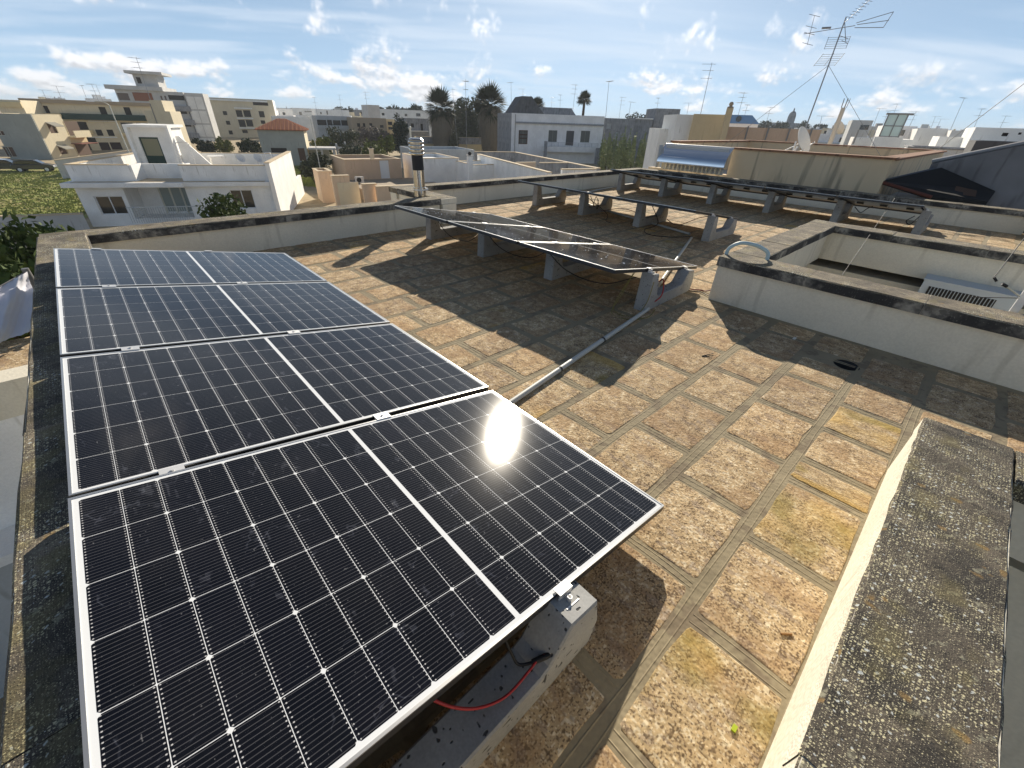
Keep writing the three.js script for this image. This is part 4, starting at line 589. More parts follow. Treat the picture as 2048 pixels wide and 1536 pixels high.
house('town_house', 'white upper storey above the blue grey house', { o: [69.02, -177.02], th: 0.2443, L: 11.71, y1: 2.65, mat: C.white, wins: [[3.77, 1.06, 4.22, 2.26], [1.65, 1.13, 2.1, 1.79]] });
house('town_house', 'brown rendered house behind the bare trees', { o: [61.02, -131.53], th: 0.2443, L: 9.70, y1: 0.72, mat: C.brownish, wmat: M.dark, wins: [[1.37, -1.53, 2.22, -0.64], [2.96, -1.5, 3.62, -0.6], [4.81, -1.46, 5.61, -0.56], [7.77, -1.62, 8.79, -0.96]] });
house('town_house', 'grey block standing above the brown house', { o: [78.76, -156.28], th: 0.2443, L: 4.11, y1: 4.31, mat: C.concrete, wins: [] });
house('town_house', 'narrow yellow house beside the slender tree', { o: [71.78, -131.71], th: 0.2443, L: 2.75, y1: 0.51, mat: C.yellow, wins: [[0.51, -0.96, 1.83, -0.07], [0.48, -2.08, 1.67, -1.4]] });
house('town_house', 'grey house with two windows left of the tall palms', { o: [71.54, -120.34], th: 0.2443, L: 6.76, y1: 1.00, mat: C.grey, wmat: M.dark, wins: [[1.46, -1.16, 2.35, -0.21], [4.29, -1.9, 5.02, -0.25]], ledges: [...[[0.04, -2.14, 6.25, -1.92]].map((q) => [...q, 0.8, C.greyWhite, 'balcony_slab'])] });
house('town_house', 'long pale house with a sloping canopy left of the tall palms', { o: [92.45, -177.35], th: 0.2443, L: 22.83, y1: 3.55, mat: C.greyWhite, wins: [[2.48, 1.39, 3.52, 2.26], [11.6, 1.36, 12.69, 2.26], [16.35, 1.51, 18.2, 2.57]] });

house('garden_terrace', 'low ochre terrace wall with a pale balustrade between the palms', { o: [67.42, -108.80], th: 0.3840, L: 18.68, y1: -2.97, D: 3, mat: C.yellow, cat: 'wall', wins: [], ledges: [...[[-0.02, -4.5, 18.54, -2.92]].map((q) => [...q, 0.3, C.grey, 'balustrade'])] });
{ // white and lilac two storey house
  
  const L = 20.26, y = 2.68, ws = [[8.02, -2.24, 9.96, -0.11], [15.25, -2.18, 17.37, -0.02]], ds = [[11.97, -2.83, 13.73, -0.11]], sq = [[1.65, -2.64, 3.34, -0.36]];
  const t = house('lilac_house', 'pale lilac two storey house with a balcony and dark shutters, right of the palms', { o: [68.17, -73.16], th: 0.5236, L: 20.26, y1: 2.68, D: 15, mat: C.lilac, sideMat: C.grey, wmat: flat('#5f625f', 0.85), wins: [...ws, ...sq], doors: ds, dmat: flat('#4a4a4e', 0.8), para: 0.8, frame: flat('#8a8a86', 0.7) });
  part('string_course', bx(0.8, L - 0.15, 0.92, 1.22, 0.003, 0.45, 0.3), C.grey, t);
  const q = sq[0]; part('brown_window_frame', [bx(q[0] - 0.1, q[2] + 0.1, q[1] - 0.1, q[1] + 0.05, 0.003, 0.08), bx(q[0] - 0.1, q[2] + 0.1, q[3] - 0.05, q[3] + 0.1, 0.003, 0.08), bx(q[0] - 0.1, q[0] + 0.05, q[1] + 0.05, q[3] - 0.05, 0.003, 0.08), bx(q[2] - 0.05, q[2] + 0.1, q[1] + 0.05, q[3] - 0.05, 0.003, 0.08), ...[0.42, 0.7].map((f) => bx(q[0], q[2], mix(q[1], q[3], f) - 0.1, mix(q[1], q[3], f) + 0.1, 0.004, 0.07))], flat('#4c332b', 0.8), t);
  const b = [[6.9, -3.99, 18.96, -2.98], [6.84, -2.98, 18.83, -2.26]];
  part('balcony_slab', bx(b[0][0], b[0][2], b[0][1], b[0][3], 0.004, 1.6, 0.3), C.lilac, t);
  part('balcony_rail', [...[0, 0.33, 0.66, 1].map((f) => bx(b[1][0], b[1][2], mix(b[1][1], b[1][3], f) - 0.02, mix(b[1][1], b[1][3], f) + 0.02, 1.5, 1.54)), ...Array.from({ length: 9 }, (_, k) => bx(mix(b[1][0], b[1][2], k / 8) - 0.02, mix(b[1][0], b[1][2], k / 8) + 0.02, b[1][1], b[1][3], 1.545, 1.575))], M.rail, t);
  const p1 = [[6.68, -5.1, 7.22, -2.02], [18.37, -6.66, 19.17, -3.06]]; for (const k of p1) part('pillar', bx(k[0], k[2], G, k[3], 1.7, 2.2, 0.3), C.grey, t);
  part('downpipe', rod([0.75, G, 0.06], [0.75, y - 0.2, 0.06], 0.06), M.rail, t);
  part('dark_roof', uvm(prism([[0, y], [7, y], [4.2, y + 2.9], [2.2, y + 2.9]], -7, -0.8), 0.25), std({ map: T.old, color: lin(0.3, 0.31, 0.33), roughness: 0.95 }), t).userData.label = 'dark pitched roof block';
  part('rear_parapet', [bx(5, L - 2, y - 0.8, y + 1.55, -15.5, -15.1, 0.25), uvm(prism([[L - 2, y - 0.8], [L, y - 0.8], [L - 2, y + 1.3]], -15.45, -15.15), 0.25)], C.grey, t);
}
// patio, walls and roofs between the terrace and the palms

house('pink_patio_house', 'pink walled patio house with a white louvred door', { o: [23.07, -53.21], th: 0.1745, L: 6.81, y1: -3.04, D: 7, y0: -5.16, mat: tinted(T.plaster, 0.72, 0.58, 0.5), para: 0.3, dmat: flat('#d8dcde', 0.5), doors: [[4.09, -5.22, 5.24, -3.14]], cope: C.coping });

house('pink_wall_block', 'tall pink corner wall left of the patio steps', { o: [17.05, -45.94], th: 0.2094, L: 1.30, y1: -3.36, D: 3, mat: C.pink, cat: 'wall', para: 0.1, cope: C.coping });
house('pink_wall_block', 'pink wall with a pale gate pillar beside the steps', { o: [17.06, -42.72], th: 0.2094, L: 1.54, y1: -3.45, D: 0.6, mat: C.pink, cat: 'wall', para: 0.05, cope: C.coping, ledges: [[0.35, G, 2.3, G + 2.2, 0.08, C.cream, 'gate_panel']] });
house('pink_wall_block', 'low pink garden wall right of the patio steps', { o: [19.06, -40.77], th: 0.2094, L: 1.29, y1: -4.06, D: 0.6, mat: C.pink, cat: 'wall', para: 0.05, cope: C.coping });
house('pink_wall_block', 'longer pink garden wall in front of the steel flue', { o: [19.90, -39.69], th: 0.2094, L: 4.11, y1: -4.20, D: 0.6, mat: C.pink, cat: 'wall', para: 0.05, cope: C.coping });
{ const t = thing('patio_floor', 'raised dark patio floor in front of the pink house', 'patio', [23.07, 0, -53.21], -0.175); part('slab', bx(-0.5, 9, G, -5.16, 0.01, 8, 0.3), C.brownish, t); const st = []; for (let k = 0; k < 7; k++) part('step', bx(0.2, 2.6, G, -5.16 - 0.16 * k - 0.12, 8.005 + k * 0.32, 8.32 + k * 0.32, 0.3), C.pink, t); }
{ const t = thing('air_conditioner', 'small white air conditioner on the pink patio', 'air conditioner', [23.05, -5.16, -49.94], -0.2); part('casing', bx(-0.45, 0.45, 0.05, 0.7, -0.2, 0.2), flat('#c9c8c4', 0.5), t); part('fan_grille', new THREE.CylinderGeometry(0.26, 0.26, 0.02, 24).rotateX(Math.PI / 2).translate(-0.1, 0.37, 0.212), M.black, t); part('foot', [bx(-0.4, -0.3, 0, 0.05, -0.2, 0.2), bx(0.3, 0.4, 0, 0.05, -0.2, 0.2)], M.rail, t); }

house('white_annex', 'white annex wall with stained streaks behind the steel flue', { o: [29.90, -47.35], th: 0.2443, L: 4.68, y1: -2.66, D: 8, mat: tinted(T.white, 0.93, 0.93, 0.93), para: 0.35, cope: C.coping });
house('white_annex', 'plain white wall right of the white chimney post', { o: [32.87, -41.58], th: 0.2443, L: 4.43, y1: -2.96, D: 5, mat: C.white, para: 0.4, cope: C.coping });
house('grey_roof_house', 'low roof with a dark blue grey parapet behind the white annex', { o: [39.12, -63.99], th: 0.2793, L: 10.12, y1: -2.85, D: 9, mat: C.bluegrey, para: 0.7 });
{ const t = thing('white_chimney', 'square white chimney post with a dark cowl beside the white annex', 'chimney', [32.01, G, -40.98], -0.2); const y = 4.19; part('shaft', bx(-0.25, 0.25, 0, y, -0.25, 0.25, 0.3), C.white, t); part('cap', bx(-0.33, 0.33, y + 0.002, y + 0.1, -0.33, 0.33, 0.3), C.concrete, t); part('cowl', new THREE.SphereGeometry(0.2, 12, 8).translate(0, y + 0.25, 0), M.dark, t); }
{ const t = thing('beige_chimney', 'square beige chimney on the pink patio house', 'chimney', [27.26, -3.39, -54.57], -0.17); part('shaft', bx(-0.22, 0.22, 0, 1.3, -0.22, 0.22, 0.3), C.beige, t); part('cap', bx(-0.3, 0.3, 1.302, 1.42, -0.3, 0.3, 0.3), C.beige, t); part('pot', bx(-0.12, 0.12, 1.422, 1.6, -0.12, 0.12, 0.3), M.dark, t); }
wallBetween('long stained wall running down towards the rear parapet, left of the lilac house', [37.81, -2.33, -46.59], [30.40, -2.36, -27.52], 4, 0.35, C.white, C.coping);
wallBetween('dark stained wall running in front of the lilac house', [48.23, -2.56, -50.74], [37.89, -2.34, -27.81], 4, 0.35, C.grey, C.coping);
wallBetween('stained cross wall behind the long stained wall', [44.91, -2.76, -56.28], [48.22, -2.54, -50.74], 4, 0.35, C.grey, C.coping);
wallBetween('grey cross wall in front of the lilac house', [37.73, -2.45, -35.79], [40.54, -2.42, -34.14], 4, 0.3, C.grey, C.coping);
wallBetween('short pinkish cross wall by the metal stair', [37.27, -2.68, -39.08], [39.55, -2.65, -38.23], 4, 0.3, tinted(T.plaster, 0.8, 0.68, 0.62), C.coping);
wallBetween('low white wall near the rear parapet', [31.82, -2.15, -27.41], [35.31, -2.16, -26.25], 4, 0.3, C.white, C.coping);
wallBetween('garden wall along the grassy plot at the left edge', [-6.26, -4.75, -43.55], [-0.87, -5.12, -43.99], 2.4, 0.3, C.concrete, C.coping);
wallBetween('low wall along the street behind the white villa', [-1.65, -4.22, -77.98], [6.77, -3.45, -81.72], 3, 0.3, C.concrete, C.coping);
wallBetween('iron grey gate wall right of the white villa', [21.25, -6.86, -62.48], [23.22, -6.90, -61.78], 3, 0.1, M.rail, null);

// ---------------------------------------------------------------- right hand neighbours
{
  const t = thing('tan_roof_house', 'stained tan parapet of the neighbouring roof with a dull red coping', 'building', [13.4, 0, -7.9]);
  part('front_wall', bx(0, 0.25, G, 1.0, 2.5, 6.05, 0.3), M.tan, t); part('low_front_wall', bx(0, 0.25, G, 0.36, 0, 2.495, 0.3), M.tan, t);
  part('side_wall', [bx(0.255, 9.6, G, 0.98, 5.8, 6.05, 0.3)], M.tan, t); part('rear_wall', [bx(9.6, 9.85, G, 0.99, -1, 6.05, 0.3)], M.tan, t); part('left_wall', [bx(3, 9.6, G, 0.97, -1, -0.75, 0.3)], M.tan, t);
  part('roof_deck', bx(0.255, 9.6, G, -0.1, -0.75, 5.795, 0.3), C.concrete, t);
  const red = std({ map: T.tan, color: lin(0.42, 0.26, 0.22), roughness: 0.9 });
  part('coping', [bx(-0.06, 0.31, 1.002, 1.045, 2.45, 6.11, 0.5), bx(0.315, 9.9, 0.982, 1.025, 5.74, 6.11, 0.5), bx(9.54, 9.91, 1.0, 1.04, -1.0, 5.735, 0.5), bx(3, 9.535, 0.972, 1.03, -1.06, -0.69, 0.5)], red, t);
}
{ // mirror bright sheet over a balustrade
  const t = thing('metal_canopy', 'mirror bright sheet metal canopy over a balustrade, reflecting the sky', 'canopy', [13.16, 0, -7.42]);
  const pts = []; for (let k = 0; k <= 10; k++) { const f = k / 10; pts.push(new THREE.Vector2(-0.16 + 0.34 * f * f, 0.56 + 0.46 * f)); }
  const V = [], I = []; pts.forEach((q) => V.push(q.x, q.y, 0, q.x, q.y, 2.06)); for (let k = 0; k < 10; k++) { const a = k * 2; I.push(a, a + 1, a + 2, a + 1, a + 3, a + 2); } const g = new THREE.BufferGeometry(); g.setAttribute('position', new THREE.Float32BufferAttribute(V, 3)); g.setIndex(I); g.computeVertexNormals();
  part('sheet', g, std({ color: lin(0.86, 0.87, 0.88), roughness: 0.06, metalness: 1, side: THREE.DoubleSide }), t);
  part('rim', [rod([0.18, 1.025, 0], [0.18, 1.025, 2.06], 0.018), rod([-0.16, 0.555, 0], [-0.16, 0.555, 2.06], 0.015)], M.aluDull, t);
  part('end_plate', [bx(-0.16, 0.05, 0.4, 1.0, -0.02, 0, 0.5), bx(0.06, 0.09, 0.36, 1.0, 0.1, 1.98, 0.5)], C.concrete, t);
  for (let k = 0; k < 15; k++) part('baluster', new THREE.LatheGeometry([[0.03, 0], [0.032, 0.02], [0.018, 0.04], [0.034, 0.09], [0.02, 0.14], [0.03, 0.165]].map((q) => new THREE.Vector2(...q)), 8).translate(0, 0.37, 0.12 + k * 0.128), C.cream, t);
  part('rail', bx(-0.06, 0.06, 0.535, 0.55, 0.02, 2.04, 0.5), C.cream, t);
}
{ // lean-to roof and gable wall at the right edge
  const t = thing('grey_gable_house', 'grey rendered gable wall with a dark lean-to roof at the right edge', 'building', [13.5, 0, -1.9]);
  const gp = [[0.62, G], [0.62, 0.93], [3.3, 1.85], [6, 1.0], [6, G]].map(([z, y]) => [z, y]);
  const gg = prism(gp, 0, 0.3); gg.rotateY(-Math.PI / 2); gg.translate(1.4, 0, 0); part('gable_wall', uvm(gg, 0.3), tinted(T.old, 0.5, 0.5, 0.52), t);
  part('house_body', bx(1.41, 9, G, 0.5, 0.7, 6, 0.3), tinted(T.old, 0.5, 0.5, 0.52), t);
  const poly = [[0, 0.56, 0], [1.0, 0.87, 0.83], [1.05, 0.5, 1.9], [0.1, 0.36, 1.88], [0, 0.35, 1.0]], V = []; for (let k = 1; k < 4; k++) V.push(...poly[0], ...poly[k], ...poly[k + 1]); for (let k = 1; k < 4; k++) for (const q of [poly[0], poly[k + 1], poly[k]]) V.push(q[0], q[1] - 0.06, q[2]);
  for (let k = 0; k < 5; k++) { const a = poly[k], b = poly[(k + 1) % 5]; V.push(...a, a[0], a[1] - 0.06, a[2], ...b, ...b, a[0], a[1] - 0.06, a[2], b[0], b[1] - 0.06, b[2]); }
  const g = new THREE.BufferGeometry(); g.setAttribute('position', new THREE.Float32BufferAttribute(V, 3)); g.computeVertexNormals(); part('lean_to_roof', uvm(g, 0.5), flat('#15171a', 0.9), t);
  part('skylight_strip', (() => { const q = [[0.12, 0.58, 0.02], [0.95, 0.842, 0.7], [0.97, 0.815, 0.86], [0.14, 0.553, 0.2]], h = new THREE.BufferGeometry(); h.setAttribute('position', new THREE.Float32BufferAttribute([...q[0], ...q[1], ...q[2], ...q[0], ...q[2], ...q[3]].map((v, i) => i % 3 === 1 ? v + 0.012 : v), 3)); h.computeVertexNormals(); return h; })(), flat('#4d565f', 0.5), t); part('rusty_sheet', (() => { const q = [[0.25, 0.405, 1.3], [0.75, 0.52, 1.25], [0.7, 0.47, 1.62], [0.22, 0.39, 1.66]], h = new THREE.BufferGeometry(); h.setAttribute('position', new THREE.Float32BufferAttribute([...q[0], ...q[1], ...q[2], ...q[0], ...q[2], ...q[3]].map((v, i) => i % 3 === 1 ? v + 0.03 : v), 3)); h.computeVertexNormals(); return h; })(), flat('#5a4232', 0.9), t);
  part('roof_edge', [rod([-0.02, 0.55, -0.02], [-0.02, 0.345, 1.0], 0.035)], flat('#5f3429', 0.9), t); part('gable_verge', [rod([1.22, 0.97, 0.6], [1.22, 1.88, 3.3], 0.05, 0.05, 4)], C.grey, t);
  part('under_wall', bx(0.06, 1.1, G, 0.28, 0.25, 1.85, 0.3), C.concrete, t);
}

house('ochre_house', 'ochre wall with a plinthed column on its corner', { o: [39.27, -19.85], th: 1.1170, L: 2.56, y1: 2.37, D: 6, mat: C.warm, para: 0.1 });
house('white_gable_house', 'blank white wall adjoining the ochre wall', { o: [38.67, -20.99], th: 0.8378, L: 1.33, y1: 2.31, D: 5, mat: C.greyWhite, para: 0.1 });
house('white_gable_house', 'lower blank white wall left of the ochre wall', { o: [39.83, -23.01], th: 0.8378, L: 1.31, y1: 1.23, D: 5, mat: C.greyWhite, para: 0.1 });
{ const t = thing('corner_column', 'ochre pillar with a stone finial on the ochre wall', 'column', [39.12, 0.52, -16.87], -0.9); const h = 2.26; part('shaft', bx(-0.2, 0.2, -4, h, -0.2, 0.2, 0.3), C.warm, t); part('finial', new THREE.LatheGeometry([[0.24, 0], [0.24, 0.08], [0.1, 0.12], [0.17, 0.25], [0.12, 0.38], [0.001, 0.42]].map((q) => new THREE.Vector2(...q)), 14).translate(0, h + 0.002, 0), C.brownish, t); }

house('pink_parapet_house', 'long pinkish parapet with posts behind the tan roof', { o: [43.22, -18.46], th: 1.1868, L: 7.18, y1: 1.56, D: 8, mat: tinted(T.plaster, 0.8, 0.62, 0.54), para: 0.5, ledges: Array.from({ length: 8 }, (_, k) => [k * 1.6, 0.66, k * 1.6 + 0.12, 1.66, 0.08, M.rail, 'post']) });

house('old_grey_house', 'tall weathered grey block behind the conifers', { o: [101.32, -60.48], th: 0.8029, L: 5.49, y1: 4.69, D: 10, mat: C.grey, wins: [] });
house('old_grey_house', 'weathered grey house with blocked openings behind the conifers', { o: [90.24, -66.33], th: 0.8029, L: 6.79, y1: 2.46, D: 10, mat: C.grey, wmat: C.bluegrey, wins: [[2.86, -2.21, 3.46, -0.11], [0.58, 0.45, 1.66, 1.48]] });
house('old_grey_house', 'weathered grey house with a pale cornice behind the conifers', { o: [95.70, -61.95], th: 0.8029, L: 3.95, y1: 2.65, D: 10, mat: tinted(T.old, 0.68, 0.7, 0.74), wins: [[0.65, 0.44, 3.89, 1.92]].slice(0, 0), ledges: [...[[0.02, 2.49, 3.95, 2.69]].map((q) => [...q, 0.4, C.white, 'cornice'])] });

house('white_flat_roof', 'long low white wall beyond the tan roof', { o: [48.98, -10.04], th: 1.3265, L: 4.09, y1: 1.10, D: 6, mat: C.greyWhite, para: 0.3 });
house('white_flat_roof', 'white block with a small pale hatch on the right skyline', { o: [59.54, -7.43], th: 1.3265, L: 2.48, y1: 1.94, D: 6, mat: C.greyWhite, para: 0.3, wmat: flat('#d9d8c8', 0.8), wins: [[2.2, 1.46, 2.5, 1.77]] });
house('white_flat_roof', 'white block with pilasters on the right skyline', { o: [57.80, -4.83], th: 1.3614, L: 1.68, y1: 1.88, D: 6, mat: tinted(T.white, 0.9, 0.88, 0.86), para: 0.3, ledges: [[1, -2, 1.2, 1.88, 0.1], [2, -2, 2.2, 1.88, 0.1]] });
house('white_flat_roof', 'plain white roof storey left of the bluish white wall', { o: [43.81, -4.12], th: 1.3963, L: 1.62, y1: 1.41, D: 5, mat: C.white, para: 0.3 });
house('white_flat_roof', 'bluish white wall with two small openings at the right edge', { o: [39.93, -2.35], th: 1.4312, L: 2.97, y1: 1.95, D: 6, mat: C.greyWhite, para: 0.3, wmat: M.dark, wins: [[1.26, 1.55, 1.52, 1.72], [1.9, 1.67, 2.04, 1.76]] });
house('white_flat_roof', 'lilac white block behind the glazed frame', { o: [63.08, -10.79], th: 1.3265, L: 2.82, y1: 2.16, D: 6, mat: C.lilac, para: 0.3, wins: [[1.6, 1.31, 2.0, 1.83]] });
house('white_flat_roof', 'blue grey block left of the glazed frame', { o: [70.37, -15.25], th: 1.2915, L: 2.06, y1: 2.71, D: 6, mat: C.bluegrey, para: 0.3, wins: [[0.99, 1.75, 1.86, 2.25]] });
house('dark_roof_house', 'low dark roof edge at the right edge of the town', { o: [29.96, -1.52], th: 1.4661, L: 2.21, y1: 1.33, D: 5, mat: tinted(T.old, 0.2, 0.2, 0.22), para: 0.2 });
house('white_flat_roof', 'pale wall running behind the grey gable', { o: [35.72, -4.48], th: 1.3963, L: 4.88, y1: 0.83, D: 4, mat: C.greyWhite, para: 0.2, cope: C.grey });
{ const o = [45.34, 1.31, -7.77], t = thing('glazed_frame', 'green tinted glazed frame on the right skyline', 'conservatory', [o[0], o[1], o[2]], -1.35); part('frame', [bx(0, 0.08, -3, 1.35, 0, 0.08), bx(0.6, 0.66, -3, 1.35, 0, 0.08), bx(1.15, 1.23, -3, 1.35, 0, 0.08), bx(-0.1, 1.5, 1.352, 1.45, -0.6, 0.15), bx(0.08, 1.15, 0.62, 0.68, 0.01, 0.07), bx(0.08, 1.15, -0.05, 0, 0.01, 0.07)], M.rail, t); for (const [a, b] of [[0.08, 0.6], [0.66, 1.15]]) for (const [c, d] of [[0, 0.62], [0.68, 1.35]]) part('pane', bx(a, b, c, d, 0.03, 0.04), phys({ color: lin(0.55, 0.68, 0.64), roughness: 0.15, clearcoat: 1 }), t); part('base_wall', bx(-0.2, 1.5, -5, -0.06, -0.5, 0.1, 0.3), C.greyWhite, t); }
{ const b = [25.30, 0.99, -6.00], q = [25.30, 2.63, -6.00], t = thing('vent_pipe', 'tall leaning white vent pipe with a wire cage top beyond the tan roof', 'chimney', [b[0], b[1] - 2, b[2]]); const d = [q[0] - b[0], q[1] - b[1] + 2, q[2] - b[2]]; part('pipe', rod([0, 0, 0], d.map((v) => v * 0.93), 0.11, 0.085, 12), flat('#c9c5bb', 0.7), t); part('cage', [0, 1, 2, 3, 4].map((k) => rod([d[0] * 0.93 + Math.cos(k * 1.257) * 0.1, d[1] * 0.93, d[2] * 0.93 + Math.sin(k * 1.257) * 0.1], [d[0] + Math.cos(k * 1.257) * 0.12, d[1] * 1.02, d[2] + Math.sin(k * 1.257) * 0.12], 0.012)), M.rail, t); }
dish('white satellite dish seen from behind on the tan roof', [17.79, 0.76, -5.08], 0.42, 0.7, 0.42);
dish('second pale dish further back beside the leaning vent pipe', [29.20, 1.03, -6.86], 0.33, 1.0, 0.6);
{ // church dome on the horizon
  const d = 420, P = [400.78, 6.15, -125.60], t = thing('church_dome', 'distant church dome with a lantern on the skyline', 'church', [P[0], G, P[2]]); const s = 1; const y0 = 15.69, y1 = 20.99, h = y1 - y0, m = tinted(T.old, 0.55, 0.6, 0.66);
  part('drum', new THREE.CylinderGeometry(h * 0.48, h * 0.5, y0 + 0.5, 20).translate(0, (y0 + 0.5) / 2, 0), m, t); part('dome', new THREE.SphereGeometry(h * 0.46, 20, 10, 0, 6.284, 0, Math.PI / 2).scale(1, 1.3, 1).translate(0, y0 + 0.5, 0), m, t); part('lantern', [new THREE.CylinderGeometry(h * 0.09, h * 0.1, h * 0.28, 10).translate(0, y0 + 0.5 + h * 0.68, 0), new THREE.ConeGeometry(h * 0.1, h * 0.2, 10).translate(0, y0 + 0.5 + h * 0.9, 0)], m, t); part('nave', bx(-14, 14, 0, y0 * 0.75, -8, 8, 0.1), m, t);
}
{ // blue pitched roof by the column
  const P = [57.39, 1.93, -23.47], t = thing('blue_roof_house', 'small blue pitched roof behind the ochre column', 'building', [P[0], 0, P[2]], -1.1); const y = 2.74, b = 1.91; part('wall', bx(-2.2, 2.2, G, b, -3, 0, 0.3), C.white, t); part('roof', uvm(prism([[-2.3, b + 0.003], [2.3, b + 0.003], [1.3, y], [-1.6, y]], -3, 0.1), 0.3), flat('#5d86b4', 0.6), t); part('roof_window', new THREE.CylinderGeometry(0.3, 0.3, 0.1, 16).rotateX(Math.PI / 2).translate(0, b + 0.45, 0.1), M.glassDark, t); }

// ---------------------------------------------------------------- the far town, low flat roofed houses to the horizon
{
  const r = rng(404), mats = [C.white, C.greyWhite, C.lilac, C.beige, C.grey, C.bluegrey, C.cream, C.concrete];
  for (let k = 0; k < 96; k++) {
    const az = (-2 + 94 * (k + 0.3 * r()) / 96) * Math.PI / 180, far = r(), d = 190 + 260 * far * far + (k % 3) * 45, el = (k % 3 === 2 ? 0.32 : k % 3 === 1 ? 0.12 : -0.2) + (r() - 0.5) * 0.35, y = 1.5 + d * Math.tan(el * Math.PI / 180), L = 7 + r() * 11, th = az + (r() - 0.5) * 0.6;
    const x = Math.sin(az) * d, z = -Math.cos(az) * d, wins = []; const nw = Math.floor(L / 3.2); for (let i = 0; i < nw; i++) for (let f = 0; f < 2; f++) if (r() > 0.35) wins.push([1 + i * 3.1, y - 2.3 - f * 3.1, 2.1 + i * 3.1, y - 0.9 - f * 3.1]);
    const t = house('far_house', 'small flat roofed house of the far town on the skyline', { o: [x, z], th, L, y1: y, D: 8, mat: mats[Math.floor(r() * mats.length)], wmat: M.dark, wins, para: 0.5, group: 'flat roofed houses of the far town' });
    if (r() > 0.4) part('water_tank', new THREE.CylinderGeometry(0.6, 0.6, 1.5, 12).rotateZ(Math.PI / 2).translate(L * 0.75, y + 0.3, -3 - r() * 3), mats[k % 3], t);
    if (r() > 0.3) part('chimney', bx(L * 0.5, L * 0.5 + 0.7, y - 0.5, y + 0.8 + r() * 0.7, -6.5, -5.8, 0.3), mats[(k + 3) % 8], t);
    if (r() > 0.5 && wins.length) part('balcony', bx(L * 0.15, L * 0.6, y - 3.6, y - 2.5, 0.005, 1.1, 0.3), mats[(k + 1) % 8], t);
    if (r() > 0.55) part('roof_hut', bx(L * 0.3, L * 0.3 + 2.5, y - 0.5, y + 1.4, -5, -2.5, 0.3), mats[Math.floor(r() * mats.length)], t);
  }
}
// ---------------------------------------------------------------- television antennas
function yagi(L, n, w, s = 1) { const g = [rod([0, 0, 0], [L, 0, 0], 0.012 * s, 0.012 * s, 4)]; for (let k = 0; k < n; k++) g.push(rod([L * (0.05 + 0.9 * k / (n - 1)), 0, -w / 2 * (1 - 0.4 * k / n)], [L * (0.05 + 0.9 * k / (n - 1)), 0, w / 2 * (1 - 0.4 * k / n)], 0.008 * s, 0.008 * s, 4)); return mergeAll(g); }
function antenna(label, base, top, { kind = 0, s = 1, group, turn = 0 } = {}) {
  const t = thing('tv_antenna', label, 'antenna', base, turn, group), d = [top[0] - base[0], top[1] - base[1], top[2] - base[2]], c = Math.cos(-turn), q = Math.sin(-turn), D = [d[0] * c + d[2] * q, d[1], -d[0] * q + d[2] * c], H = D[1], f = (k) => D.map((v) => v * k);
  part('mast', rod([0, 0, 0], D, 0.03 * s, 0.02 * s, 5), M.antenna, t);
  const boom = (k, L, n, w) => { const g = yagi(L, n, w, s); const p = f(k); g.translate(p[0] - L * 0.3, p[1], p[2]); part('boom', g, M.antenna, t); };
  if (kind === 0) { boom(1, 1.3 * s, 8, 0.8 * s); boom(0.86, 1.0 * s, 5, 1.1 * s); }
  if (kind === 1) { boom(1, 1.6 * s, 12, 0.5 * s); }
  if (kind === 2) { boom(0.98, 1.2 * s, 6, 0.9 * s); boom(0.9, 1.0 * s, 6, 0.7 * s); boom(0.8, 1.0 * s, 4, 1.3 * s); }
  return t;
}
